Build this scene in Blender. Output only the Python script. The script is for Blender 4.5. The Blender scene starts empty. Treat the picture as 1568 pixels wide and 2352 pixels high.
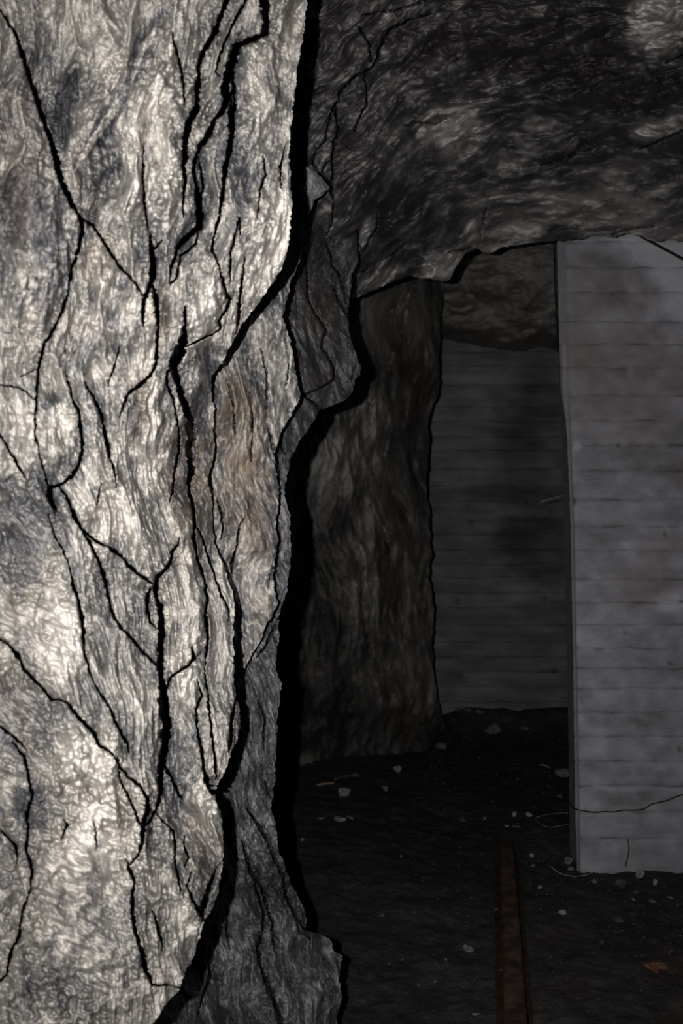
import bpy, bmesh, math, random
import numpy as np
from mathutils import Vector, Matrix, noise as mnoise

# ------------------------------------------------------------------ camera, light, exposure
F = 1900.0                      # focal length in pixels of the 1568 x 2352 frame
CX, CY = 784.0, 1176.0
CAMZ = 1.22
TH = math.radians(3.74)         # the camera looks slightly up
CT, ST = math.cos(TH), math.sin(TH)
sc = bpy.context.scene
cd = bpy.data.cameras.new('camera')
cam = bpy.data.objects.new('camera', cd)
sc.collection.objects.link(cam)
cam.location = (0, 0, CAMZ)
cam.rotation_euler = (math.pi / 2 + TH, 0, 0)
cd.sensor_fit = 'HORIZONTAL'
cd.sensor_width = 14.9
cd.lens = 14.9 * F / 1568.0
cd.clip_start = 0.02
cd.dof.use_dof = True
cd.dof.focus_distance = 1.85
cd.dof.aperture_fstop = 3.8
sc.camera = cam

w = bpy.data.worlds.new('world')
sc.world = w
w.use_nodes = True
w.node_tree.nodes['Background'].inputs[0].default_value = (0.0, 0.0, 0.0, 1)
w.node_tree.nodes['Background'].inputs[1].default_value = 0.0

ld = bpy.data.lights.new('camera_flash', 'SPOT')   # the camera's own flash, left of the lens
ld.energy = 112.0
ld.color = (1.0, 0.99, 1.0)
ld.shadow_soft_size = 0.006
ld.spot_size = math.radians(96)
ld.spot_blend = 1.0
lo = bpy.data.objects.new('camera_flash', ld)
sc.collection.objects.link(lo)
lo.location = (-0.077, 0.0, CAMZ + 0.020)
lo.rotation_euler = (math.pi / 2 + TH, 0, math.radians(-5.0))
lo.scale = (0.85, 1.45, 1.0)            # the flash tube is long, so its beam is taller than wide here

sc.view_settings.view_transform = 'Standard'
sc.view_settings.look = 'None'
sc.view_settings.exposure = 0.0
sc.view_settings.gamma = 1.0
sc.view_settings.use_curve_mapping = False

NEAR = 1.4                       # distance scale of the near rock
random.seed(7)
rng = np.random.default_rng(11)

# ------------------------------------------------------------------ helpers
def W(px, py, D):
    """pixel of the frame + distance along the optical axis -> world coordinates"""
    x = (np.asarray(px, float) - CX) / F
    z = (CY - np.asarray(py, float)) / F
    D = np.asarray(D, float)
    return np.stack([D * x, D * (CT - z * ST), CAMZ + D * (ST + z * CT)], -1)

def at_z(px, py, z=0.0):
    """where the sight line through a pixel meets height z"""
    k = ST + (CY - py) / F * CT
    return Vector(W(px, py, (z - CAMZ) / k))

def at_y(px, py, Y):
    """where the sight line through a pixel meets the vertical plane y = Y"""
    return Vector(W(px, py, Y / (CT - (CY - py) / F * ST)))

_perm = rng.permutation(4096)
_ga = rng.random(4096) * 2 * np.pi
_gx, _gy = np.cos(_ga), np.sin(_ga)
def perlin(x, y, seed=0):
    xi = np.floor(x).astype(np.int64); yi = np.floor(y).astype(np.int64)
    fx = x - xi; fy = y - yi
    u = fx * fx * fx * (fx * (fx * 6 - 15) + 10); v = fy * fy * fy * (fy * (fy * 6 - 15) + 10)
    def g(ix, iy, dx, dy):
        h = _perm[(_perm[(ix + seed * 131) & 4095] + iy) & 4095]
        return _gx[h] * dx + _gy[h] * dy
    a = g(xi, yi, fx, fy); b = g(xi + 1, yi, fx - 1, fy)
    c = g(xi, yi + 1, fx, fy - 1); d = g(xi + 1, yi + 1, fx - 1, fy - 1)
    return 1.5 * ((a + u * (b - a)) * (1 - v) + (c + u * (d - c)) * v)

def fbm(x, y, o=4, seed=0, gain=.5):
    r = 0; a = 1.0
    for i in range(o):
        r = r + a * perlin(x * 2 ** i, y * 2 ** i, seed + i * 7); a *= gain
    return r

def sstep(a, b, x):
    t = np.clip((x - a) / (b - a), 0, 1)
    return t * t * (3 - 2 * t)

def tps(pts):
    """thin plate interpolation through (px, py, value)"""
    P = np.array(pts, float); S = 500.0
    xy = P[:, :2] / S
    def U(r2): return np.where(r2 > 0, r2 * np.log(np.maximum(r2, 1e-12)), 0) * .5
    n = len(P)
    K = U(((xy[:, None] - xy[None]) ** 2).sum(-1)) + np.eye(n) * .02
    A = np.zeros((n + 3, n + 3)); A[:n, :n] = K
    A[:n, n] = 1; A[:n, n + 1:] = xy; A[n, :n] = 1; A[n + 1:, :n] = xy.T
    c = np.linalg.solve(A, np.r_[P[:, 2], 0, 0, 0])
    def f(px, py):
        x = px / S; y = py / S
        r = c[n] + c[n + 1] * x + c[n + 2] * y
        for i in range(n):
            r = r + c[i] * U((x - xy[i, 0]) ** 2 + (y - xy[i, 1]) ** 2)
        return r
    return f

def line_fn(pts):
    a = np.array(sorted(pts), float)
    return lambda v: np.interp(v, a[:, 0], a[:, 1])

def grooves(PX, PY, cracks, soft=1.3, lip=False, taper=True):
    """fissure depth mask (0..1), signed lip (+ left of the crack, - right) and wide roll for polylines of (px, py, width)"""
    G = np.zeros_like(PX); L = np.zeros_like(PX); B = np.zeros_like(PX)
    rows = PY.mean(1)
    R = 130 if lip else 45
    for ci, cr in enumerate(cracks):
        for si, ((x0, y0, w0), (x1, y1, w1)) in enumerate(zip(cr[:-1], cr[1:])):
            i0 = np.searchsorted(rows, min(y0, y1) - R); i1 = np.searchsorted(rows, max(y0, y1) + R)
            if i1 <= i0: continue
            mid = PX[(i0 + i1 - 1) // 2]
            j0 = max(0, np.searchsorted(mid, min(x0, x1) - R - 40)); j1 = np.searchsorted(mid, max(x0, x1) + R + 40)
            if j1 <= j0: continue
            X = PX[i0:i1, j0:j1]; Y = PY[i0:i1, j0:j1]
            dx, dy = x1 - x0, y1 - y0; l2 = dx * dx + dy * dy + 1e-9
            tu = ((X - x0) * dx + (Y - y0) * dy) / l2; t = np.clip(tu, 0, 1)
            ex, ey = X - x0 - t * dx, Y - y0 - t * dy
            d = np.sqrt(ex * ex + ey * ey)
            a0 = .25 if si == 0 and taper else 1; a1 = .25 if si == len(cr) - 2 and taper else 1
            wd = w0 * a0 + (w1 * a1 - w0 * a0) * t
            wd = wd * (1.02 + .5 * perlin(X / 21, Y / 21, 71) + .35 * perlin(X / 8, Y / 8, 72)) if lip else wd
            G[i0:i1, j0:j1] = np.maximum(G[i0:i1, j0:j1], sstep(-soft, soft, wd / 2 - d))
            sgn = np.sign(dx * ey - dy * ex)      # + on the left side of a crack drawn downwards
            over = np.abs(tu - t) * math.sqrt(l2)
            fade = np.exp(-(over / 9) ** 2) if (si == 0 or si == len(cr) - 2) else 1
            wl = np.clip(wd - 1.5, 0, 14)
            l = sgn * wl * np.exp(-d / 14) / 10 * fade
            cur = L[i0:i1, j0:j1]
            L[i0:i1, j0:j1] = np.where(np.abs(l) > np.abs(cur), l, cur)
            if lip:
                wb = np.clip(wd - 3.5, 0, 12)
                b = sgn * wb * np.exp(-d / 42) / 10 * fade; cur = B[i0:i1, j0:j1]
                B[i0:i1, j0:j1] = np.where(np.abs(b) > np.abs(cur), b, cur)
    return (G, L, B) if lip else (G, L)

def blobs(PX, PY, lst, wob=0.25, seed=3):
    r = np.zeros_like(PX)
    n = perlin(PX / 40, PY / 40, seed) * wob + perlin(PX / 13, PY / 13, seed + 1) * wob * .5
    for (x, y, rx, ry, a, *ang) in lst:
        t = math.radians(ang[0]) if ang else 0
        u = (PX - x) * math.cos(t) + (PY - y) * math.sin(t); v = -(PX - x) * math.sin(t) + (PY - y) * math.cos(t)
        q = np.sqrt((u / rx) ** 2 + (v / ry) ** 2) + n
        r = r + a * (1 - sstep(.45, 1.25, q))
    return r

def link(name, me, mat=None, parent=None):
    o = bpy.data.objects.new(name, me)
    sc.collection.objects.link(o)
    if mat: me.materials.append(mat)
    if parent: o.parent = parent
    return o

def tag(o, label=None, cat=None, group=None, kind=None):
    if label: o['label'] = label
    if cat: o['category'] = cat
    if group: o['group'] = group
    if kind: o['kind'] = kind
    return o

def mesh_np(name, co, quads, attrs=None, smooth=True):
    me = bpy.data.meshes.new(name)
    me.vertices.add(len(co)); me.vertices.foreach_set('co', np.ascontiguousarray(co, np.float32).ravel())
    n = len(quads)
    me.loops.add(n * 4); me.loops.foreach_set('vertex_index', np.ascontiguousarray(quads, np.int32).ravel())
    me.polygons.add(n); me.polygons.foreach_set('loop_start', np.arange(0, n * 4, 4, dtype=np.int32))
    me.polygons.foreach_set('use_smooth', np.full(n, smooth, bool))
    me.update(calc_edges=True)
    for k, v in (attrs or {}).items():
        a = me.attributes.new(k, 'FLOAT', 'POINT'); a.data.foreach_set('value', np.ascontiguousarray(v, np.float32))
    return me

def grid_quads(nr, nc, wrap=False):
    i = np.arange(nr - 1)[:, None] * nc + np.arange(nc - 1)[None]
    return np.stack([i, i + nc, i + nc + 1, i + 1], -1)

def label_cells(block):
    """connected regions of the unblocked cells, then grown over the blocked ones"""
    nr, nc = block.shape
    lab = np.zeros((nr, nc), np.int32); free = ~block
    fl = free.ravel().tolist(); lb = [0] * (nr * nc); cur = 0
    for s in range(0, nr * nc):
        if fl[s] and not lb[s]:
            cur += 1; st = [s]; lb[s] = cur
            while st:
                c = st.pop(); x = c % nc
                for d in ((c - 1) if x else -1, (c + 1) if x < nc - 1 else -1, c - nc, c + nc):
                    if 0 <= d < nr * nc and fl[d] and not lb[d]:
                        lb[d] = cur; st.append(d)
    lab = np.array(lb, np.int32).reshape(nr, nc)
    cnt = np.bincount(lab.ravel()); small = cnt < 700
    small[0] = False
    lab[small[lab]] = 0
    for _ in range(200):
        z = lab == 0
        if not z.any(): break
        for ax, sh in ((1, 1), (1, -1), (0, 1), (0, -1)):
            r = np.roll(lab, sh, ax)
            if ax == 1: r[:, 0 if sh == 1 else -1] = 0
            else: r[0 if sh == 1 else -1, :] = 0
            lab = np.where((lab == 0) & (r > 0), r, lab)
    return lab

def part_meshes(name, co, quads, lab, attrs, mat, parent, vary=.07):
    """one mesh object per region of the surface"""
    flat = quads.reshape(-1, 4); L = lab.ravel(); C = co.reshape(-1, 3)
    for k in np.unique(L):
        q = flat[L == k]
        idx, inv = np.unique(q, return_inverse=True)
        off = vary * (random.Random(int(k) * 77 + len(q)).random() - .5)          # every block has its own shade
        me = mesh_np(name, C[idx], inv.reshape(-1, 4), {a: v.ravel()[idx] + (off if a == 'tone' else 0) for a, v in attrs.items()})
        link(name, me, mat, parent)

# ------------------------------------------------------------------ materials
def rock_mat(name, stops, rust=(.20, .12, .06), scale=60, bump=.35, bdist=.004, rough=(.55, .95), spec=.3, tone_noise=.35, stretch=(1, 1, .35), fine=4.0):
    m = bpy.data.materials.new(name); m.use_nodes = True
    nt = m.node_tree; N = nt.nodes; K = nt.links.new
    bs = N['Principled BSDF']
    tc = N.new('ShaderNodeTexCoord'); mp = N.new('ShaderNodeMapping'); mp.inputs['Scale'].default_value = stretch
    K(tc.outputs['Object'], mp.inputs[0])
    n1 = N.new('ShaderNodeTexNoise'); n1.inputs['Scale'].default_value = scale; n1.inputs['Detail'].default_value = 7; n1.inputs['Roughness'].default_value = .68
    n1.inputs['Distortion'].default_value = .1
    K(mp.outputs[0], n1.inputs['Vector'])
    n2 = N.new('ShaderNodeTexNoise'); n2.inputs['Scale'].default_value = scale * fine; n2.inputs['Detail'].default_value = 5; n2.inputs['Roughness'].default_value = .7
    K(mp.outputs[0], n2.inputs['Vector'])
    at = N.new('ShaderNodeAttribute'); at.attribute_name = 'tone'
    ar = N.new('ShaderNodeAttribute'); ar.attribute_name = 'rust'
    def math_(op, a, b, c=None):
        x = N.new('ShaderNodeMath'); x.operation = op
        for i, v in enumerate((a, b, c)):
            if v is None: continue
            if isinstance(v, (int, float)): x.inputs[i].default_value = v
            else: K(v, x.inputs[i])
        return x.outputs[0]
    s = math_('MULTIPLY_ADD', math_('SUBTRACT', n1.outputs[0], .5), tone_noise * 2, at.outputs['Fac'])
    s = math_('MULTIPLY_ADD', math_('SUBTRACT', n2.outputs[0], .5), tone_noise, s)
    cr = N.new('ShaderNodeValToRGB'); e = cr.color_ramp.elements
    while len(e) < len(stops): e.new(.5)
    for el, (p, c) in zip(e, stops): el.position = p; el.color = (*c, 1)
    K(s, cr.inputs[0])
    mx = N.new('ShaderNodeMix'); mx.data_type = 'RGBA'
    mx.inputs[7].default_value = (*rust, 1)
    rf = math_('MULTIPLY', ar.outputs['Fac'], math_('MULTIPLY_ADD', n1.outputs[0], 1.4, .1)); 
    rc = N.new('ShaderNodeClamp'); K(rf, rc.inputs[0])
    K(rc.outputs[0], mx.inputs[0]); K(cr.outputs[0], mx.inputs[6])
    K(mx.outputs[2], bs.inputs['Base Color'])
    rr = N.new('ShaderNodeMapRange'); rr.inputs[1].default_value = .3; rr.inputs[2].default_value = .7
    rr.inputs[3].default_value, rr.inputs[4].default_value = rough
    K(n2.outputs[0], rr.inputs[0]); K(rr.outputs[0], bs.inputs['Roughness'])
    bs.inputs['Specular IOR Level'].default_value = spec
    hb = math_('MULTIPLY_ADD', n2.outputs[0], .35, n1.outputs[0])
    bp = N.new('ShaderNodeBump'); bp.inputs['Strength'].default_value = bump; bp.inputs['Distance'].default_value = bdist
    K(hb, bp.inputs['Height']); K(bp.outputs[0], bs.inputs['Normal'])
    return m

def plain_mat(name, c1, c2, scale=40, rough=.7, metal=0, bump=.2, bdist=.002):
    m = bpy.data.materials.new(name); m.use_nodes = True
    nt = m.node_tree; N = nt.nodes; K = nt.links.new; bs = N['Principled BSDF']
    tc = N.new('ShaderNodeTexCoord'); n = N.new('ShaderNodeTexNoise')
    n.inputs['Scale'].default_value = scale; n.inputs['Detail'].default_value = 6
    K(tc.outputs['Object'], n.inputs['Vector'])
    cr = N.new('ShaderNodeValToRGB'); cr.color_ramp.elements[0].position = .35; cr.color_ramp.elements[1].position = .65
    cr.color_ramp.elements[0].color = (*c1, 1); cr.color_ramp.elements[1].color = (*c2, 1)
    K(n.outputs[0], cr.inputs[0]); K(cr.outputs[0], bs.inputs['Base Color'])
    bs.inputs['Roughness'].default_value = rough; bs.inputs['Metallic'].default_value = metal
    bs.inputs['Specular IOR Level'].default_value = .25
    b = N.new('ShaderNodeBump'); b.inputs['Strength'].default_value = bump; b.inputs['Distance'].default_value = bdist
    K(n.outputs[0], b.inputs['Height']); K(b.outputs[0], bs.inputs['Normal'])
    return m

M_PALE = rock_mat('pale_schist', [(0, (.030, .031, .036)), (.25, (.088, .088, .094)), (.45, (.208, .198, .187)), (.66, (.385, .356, .316)), (1, (.62, .583, .53))],
                  rust=(.205, .145, .095), scale=85, bump=.55, bdist=.004, tone_noise=.26, stretch=(1, 1, .6))
M_DARK = rock_mat('dark_schist', [(0, (.011, .011, .012)), (.3, (.041, .041, .043)), (.5, (.086, .085, .087)), (.8, (.25, .243, .235)), (1, (.40, .39, .37))],
                  rust=(.10, .055, .03), scale=45, bump=.7, bdist=.006, rough=(.28, .8), spec=.5, tone_noise=.38, stretch=(1, 1, .6))
M_CEIL = rock_mat('vault_schist', [(0, (.013, .013, .0135)), (.28, (.047, .047, .048)), (.46, (.125, .121, .118)), (.7, (.31, .296, .278)), (1, (.52, .495, .465))],
                  rust=(.10, .06, .03), scale=26, bump=.55, bdist=.007, rough=(.3, .85), spec=.45, tone_noise=.30, stretch=(.7, 1, 1))
M_FAR = rock_mat('far_rock', [(0, (.035, .033, .030)), (.35, (.135, .127, .117)), (.6, (.28, .262, .238)), (1, (.52, .49, .445))],
                 rust=(.14, .1, .04), scale=12, bump=.6, bdist=.02, tone_noise=.3)
M_CONC = rock_mat('board_marked_concrete', [(0, (.10, .097, .101)), (.35, (.235, .226, .236)), (.6, (.365, .354, .380)), (1, (.62, .61, .655))],
                  rust=(.26, .205, .18), scale=9, bump=.25, bdist=.004, rough=(.8, .95), spec=.15, tone_noise=.22, stretch=(.45, 1, 1.5), fine=8)
M_SOIL = rock_mat('tunnel_dirt', [(0, (.014, .0138, .0138)), (.45, (.046, .044, .042)), (.75, (.095, .091, .088)), (1, (.22, .213, .208))],
                  rust=(.11, .06, .03), scale=14, bump=1.0, bdist=.02, rough=(.75, .98), spec=.2, tone_noise=.4, stretch=(1, 1, 1), fine=6)
M_STONE = plain_mat('rubble_stone', (.09, .085, .08), (.24, .23, .22), 45)
M_STONE2 = plain_mat('pale_rubble_stone', (.19, .18, .17), (.38, .365, .35), 45)
M_STONE3 = plain_mat('dark_rubble_stone', (.05, .047, .044), (.12, .115, .11), 30)
M_RUST = plain_mat('rusted_iron', (.035, .021, .015), (.11, .066, .045), 22, .85, .1, .6, .004)
M_RUSTD = plain_mat('dark_rusted_iron', (.02, .012, .009), (.06, .033, .02), 22, .85, .1, .6, .004)
M_WIRE = plain_mat('bare_wire', (.25, .24, .235), (.45, .43, .42), 50, .5)
M_BLACK = plain_mat('black_cable_sheath', (.010, .009, .009), (.03, .027, .025), 50, .7)
M_ROOT = plain_mat('brown_root', (.03, .024, .02), (.09, .075, .065), 60, .9)
M_LEAF = plain_mat('rust_orange_leaf', (.15, .065, .03), (.30, .15, .075), 60, .85)
M_TWIG = plain_mat('tan_twig', (.22, .13, .08), (.38, .26, .17), 40, .85)

# ------------------------------------------------------------------ the near rock wall on the left
EDGE_A = [(-600, 760), (-200, 725), (0, 706), (75, 697), (110, 691), (150, 684), (225, 676), (320, 665), (345, 664), (415, 668), (430, 669), (475, 670), (490, 668), (550, 665), (585, 658), (610, 650),
          (645, 630), (670, 612), (685, 600), (720, 575), (745, 556), (760, 548), (784, 535), (799, 525), (834, 513), (850, 496), (862, 486), (880, 482), (905, 486), (945, 493), (985, 489), (1020, 493), (1060, 488), (1104, 478),
          (1144, 488), (1194, 488), (1259, 496), (1289, 509), (1324, 522), (1359, 533), (1394, 539), (1440, 537), (1475, 536), (1510, 537), (1560, 538), (1600, 541), (1630, 552), (1668, 553), (1693, 547),
          (1728, 530), (1758, 522), (1788, 508), (1805, 497), (1822, 492), (1840, 497), (1860, 503), (1888, 510), (1928, 513), (1968, 512), (2018, 508), (2050, 500), (2068, 494), (2098, 482), (2122, 466), (2145, 462), (2175, 452), (2208, 441), (2235, 424), (2250, 417), (2262, 414), (2272, 413),
          (2295, 392), (2335, 362), (2360, 346), (2450, 290), (2800, 100)]
edgeA = line_fn(EDGE_A)
depthA = tps([(-900, 0, .50), (-900, 1200, .48), (-900, 2350, .46), (-300, 0, .60), (-300, 1200, .585), (-300, 2350, .55),
              (0, 0, .66), (0, 300, .655), (0, 600, .65), (0, 900, .665), (0, 1200, .67), (0, 1500, .665), (0, 1800, .655), (0, 2100, .645), (0, 2350, .64),
              (150, 200, .69), (190, 500, .685), (100, 700, .67), (180, 1000, .69), (120, 1300, .715), (200, 1600, .70), (150, 1900, .675), (200, 2200, .68),
              (350, 0, .73), (350, 300, .725), (350, 600, .74), (350, 850, .75), (300, 1100, .765), (330, 1300, .79), (340, 1550, .77), (330, 1800, .75), (330, 2050, .745), (340, 2240, .745),
              (500, 0, .775), (510, 250, .785), (500, 500, .79), (480, 700, .80), (430, 820, .83), (420, 1000, .88), (440, 1200, .93), (450, 1400, .905), (460, 1600, .88), (430, 1800, .845), (440, 2000, .82), (430, 2150, .79),
              (690, 0, .83), (665, 300, .84), (660, 500, .855), (600, 680, .88), (530, 790, .90), (487, 900, .96), (490, 1100, 1.0), (500, 1270, 1.01), (535, 1400, .97), (545, 1600, .94), (510, 1800, .90), (510, 1950, .875), (460, 2150, .81), (400, 2290, .775),
              (300, 2500, .74), (600, -300, .78), (0, 2700, .62)])

CRACKS_A = [
    [(-60, -60, 3), (18, 50, 4), (40, 85, 6), (52, 130, 8), (68, 180, 8), (85, 230, 9), (105, 290, 9), (122, 340, 10), (132, 385, 12), (140, 415, 12), (158, 455, 10), (178, 490, 8), (190, 520, 7), (185, 555, 6), (175, 590, 6), (162, 625, 4), (155, 680, 4), (140, 720, 5), (122, 762, 5), (102, 789, 5), (90, 834, 6), (87, 869, 4), (82, 934, 3), (80, 1000, 2.5), (95, 1060, 3), (112, 1124, 8)],
    [(530, -60, 8), (520, 0, 10), (508, 35, 10), (488, 85, 9), (466, 118, 9), (455, 155, 7), (453, 200, 12), (450, 250, 12), (432, 285, 12), (425, 325, 12), (422, 370, 10), (424, 420, 6), (422, 465, 4), (420, 500, 3)],
    [(590, -50, 5), (565, 0, 5), (543, 40, 5), (530, 66, 4), (510, 112, 4), (500, 146, 4), (495, 166, 3), (506, 176, 4)],
    [(606, -60, 16), (608, 0, 16), (610, 50, 16), (606, 78, 14), (585, 88, 12), (560, 98, 12), (540, 110, 16), (533, 140, 22), (524, 165, 20), (517, 200, 19), (520, 235, 16), (512, 250, 10), (490, 280, 10), (478, 312, 10), (460, 335, 8), (450, 358, 7), (444, 395, 5), (452, 430, 8), (455, 465, 14), (458, 500, 16), (455, 525, 14), (435, 540, 10), (416, 555, 10), (405, 580, 6), (395, 610, 4), (387, 650, 3)],
    [(454, 360, 4), (462, 395, 4), (466, 430, 4), (461, 465, 5)],
    [(535, 165, 10), (537, 215, 12), (532, 250, 16), (532, 300, 13), (528, 340, 12), (518, 380, 10), (512, 430, 7), (508, 470, 6), (500, 510, 4), (490, 550, 3), (487, 575, 4), (500, 600, 3), (508, 630, 3), (518, 670, 4), (528, 690, 5), (520, 710, 4), (502, 740, 4), (508, 755, 3), (486, 768, 3), (455, 782, 3), (428, 797, 8)],
    [(552, 540, 3), (549, 500, 3), (538, 545, 3), (530, 580, 3), (528, 620, 3), (529, 655, 3)],
    [(562, 590, 2.5), (556, 640, 3.5), (550, 700, 5), (546, 740, 4), (540, 768, 4)],
    [(660, 325, 5), (652, 352, 4), (643, 385, 3.5), (645, 432, 3)],
    [(605, 360, 2.5), (610, 400, 2.5), (596, 440, 2.5), (592, 500, 2.5)],
    [(345, 535, 4), (348, 575, 10), (353, 600, 14), (350, 640, 14), (342, 662, 8), (330, 690, 8), (327, 722, 5), (330, 750, 3)],
    [(350, 650, 8), (357, 690, 9), (360, 720, 8), (363, 750, 6), (361, 790, 5), (358, 836, 6), (345, 863, 7), (320, 884, 6), (297, 902, 5), (286, 924, 3), (275, 960, 2.5)],
    [(425, 705, 6), (425, 745, 7), (421, 780, 18), (412, 808, 28), (400, 838, 18), (406, 870, 12), (413, 900, 14), (425, 930, 14), (435, 960, 16), (438, 1000, 16), (438, 1050, 17), (437, 1088, 14), (431, 1109, 7), (438, 1140, 6), (442, 1164, 6), (447, 1199, 6), (445, 1234, 5), (452, 1274, 5), (462, 1309, 5), (472, 1344, 4), (475, 1384, 5), (471, 1414, 5), (477, 1454, 5), (475, 1484, 4), (470, 1534, 3)],
    [(447, 1200, 2.5), (465, 1236, 3), (478, 1280, 3), (495, 1330, 3), (510, 1370, 3), (524, 1400, 4), (524, 1425, 3)],
    [(396, 845, 6), (384, 856, 6), (383, 884, 4), (398, 918, 3), (405, 960, 3), (412, 999, 4), (410, 1044, 4), (400, 1084, 3), (398, 1120, 3), (390, 1155, 3)],
    [(150, 850, 2.5), (160, 889, 3), (170, 924, 4), (182, 949, 5), (187, 994, 6), (189, 1034, 7), (180, 1069, 6), (165, 1094, 7), (145, 1109, 5), (125, 1116, 6), (112, 1124, 12), (117, 1149, 12), (130, 1174, 6)],
    [(137, 1116, 5), (147, 1132, 5), (160, 1154, 6), (172, 1189, 7), (187, 1214, 6), (215, 1239, 5), (245, 1254, 6), (275, 1274, 6), (295, 1299, 7), (320, 1321, 5), (345, 1337, 5), (357, 1341, 6)],
    [(412, 1235, 3), (408, 1250, 3), (395, 1269, 4), (392, 1294, 7), (375, 1311, 8), (360, 1329, 9), (355, 1349, 9), (362, 1379, 11), (370, 1414, 12), (372, 1454, 12), (368, 1484, 12), (367, 1524, 13), (370, 1564, 14), (375, 1608, 19), (382, 1648, 22), (382, 1688, 20), (375, 1733, 15), (367, 1768, 12), (370, 1803, 10), (365, 1838, 7), (358, 1862, 5), (340, 1888, 4), (328, 1905, 6)],
    [(374, 1748, 6), (384, 1772, 7), (396, 1792, 7), (410, 1822, 4), (420, 1836, 3)],
    [(347, 1349, 4), (340, 1362, 6), (337, 1399, 7), (345, 1429, 4), (360, 1444, 4)],
    [(440, 1484, 4), (446, 1512, 7), (430, 1530, 5), (402, 1548, 4), (388, 1562, 3), (380, 1590, 3)],
    [(110, 1180, 2.5), (125, 1230, 2.5), (148, 1270, 3), (162, 1309, 4), (167, 1344, 6), (180, 1379, 6), (187, 1414, 6), (192, 1454, 6), (192, 1494, 4), (205, 1539, 3), (222, 1580, 3), (250, 1622, 3), (262, 1650, 5), (278, 1683, 4), (291, 1706, 6), (298, 1730, 4)],
    [(187, 1216, 4), (197, 1232, 4), (215, 1264, 6), (235, 1309, 6), (245, 1349, 6), (252, 1389, 5), (262, 1419, 5), (280, 1444, 5), (300, 1464, 4), (325, 1494, 4), (350, 1519, 4), (364, 1534, 5)],
    [(-60, 1440, 4), (20, 1479, 6), (35, 1499, 8), (48, 1519, 6), (55, 1539, 5), (80, 1564, 6), (100, 1583, 5), (118, 1608, 4), (135, 1606, 2.5), (155, 1613, 5), (175, 1643, 6), (200, 1668, 7), (217, 1688, 8), (228, 1713, 6), (258, 1730, 3), (275, 1760, 3), (295, 1785, 4), (320, 1803, 5), (338, 1833, 7), (340, 1863, 7), (329, 1888, 8), (327, 1913, 9), (327, 1938, 7), (317, 1963, 5), (300, 1985, 4)],
    [(285, 1813, 3), (305, 1853, 4), (318, 1885, 5), (326, 1900, 5)],
    [(270, 1740, 2.5), (275, 1790, 2.5), (300, 1840, 3)],
    [(290, 1975, 5), (300, 2003, 7), (309, 2023, 7), (305, 2053, 8), (302, 2083, 7), (307, 2123, 8), (317, 2158, 6), (325, 2188, 8), (332, 2223, 8), (344, 2246, 6), (348, 2262, 4), (380, 2262, 3), (416, 2270, 4)],
    [(350, 2090, 3), (360, 2123, 4), (370, 2158, 5), (373, 2185, 3)],
    [(425, 1920, 3), (424, 1945, 4), (431, 1968, 5), (426, 1990, 3)], [(402, 1985, 4), (410, 2018, 5), (415, 2050, 3)],
    [(360, 1866, 3), (378, 1890, 3), (398, 1910, 4), (403, 1950, 4), (402, 1985, 4)],
    [(437, 2005, 3), (430, 2038, 3), (448, 2080, 5), (463, 2098, 8), (472, 2120, 12)],
    [(509, 1980, 6), (490, 2013, 7), (480, 2038, 8), (472, 2063, 10), (466, 2090, 12), (482, 2100, 6)],
    [(452, 1560, 3), (462, 1598, 4), (449, 1630, 4), (455, 1683, 4), (462, 1718, 5), (466, 1753, 6), (473, 1790, 10), (486, 1815, 16), (497, 1822, 16)],
    [(470, 1535, 3), (478, 1600, 3), (483, 1660, 3), (491, 1725, 4), (496, 1775, 6), (500, 1805, 8)],
    [(548, 1590, 4), (540, 1613, 5), (532, 1658, 6), (530, 1700, 5), (525, 1730, 4)],
    [(195, 880, 2.5), (215, 914, 4), (232, 954, 6), (240, 994, 7), (248, 1029, 7), (252, 1054, 4), (265, 1090, 3), (268, 1120, 2.5)],
    [(232, 1110, 3), (228, 1135, 3), (221, 1160, 3)], [(275, 795, 4), (262, 845, 3.5), (246, 886, 3)],
    [(60, 1720, 3), (30, 1690, 5), (-40, 1640, 4)],
    [(30, 1703, 6), (55, 1738, 6), (65, 1783, 5), (75, 1828, 5), (62, 1868, 7), (65, 1908, 4), (60, 1953, 5), (75, 1998, 4), (70, 2043, 3), (50, 2098, 4), (45, 2148, 6), (25, 2183, 6), (15, 2240, 4), (-60, 2300, 3)],
    [(0, 1905, 3), (35, 1940, 5), (40, 1983, 4)],
    [(395, 75, 5), (408, 130, 4), (422, 190, 4), (424, 240, 3)],
    [(330, 330, 3), (328, 400, 3), (332, 470, 3), (340, 525, 4)],
    [(188, 500, 4), (215, 520, 5), (240, 560, 4), (275, 612, 4), (310, 650, 4), (328, 680, 5)],
    [(455, 520, 6), (450, 560, 4), (415, 590, 4), (404, 640, 4), (388, 655, 3)], [(345, 580, 4), (360, 566, 4), (372, 552, 3)],
    [(-40, 985, 3), (0, 999, 3), (30, 1049, 3), (47, 1079, 4), (60, 1100, 4)],
    [(47, 865, 3), (80, 850, 3)], [(140, 1930, 3), (155, 1895, 5), (145, 1880, 3)], [(215, 1885, 3), (221, 1920, 4), (222, 1950, 3)],
    [(-40, 880, 2), (45, 890, 2.5), (85, 920, 3)],
]
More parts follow.
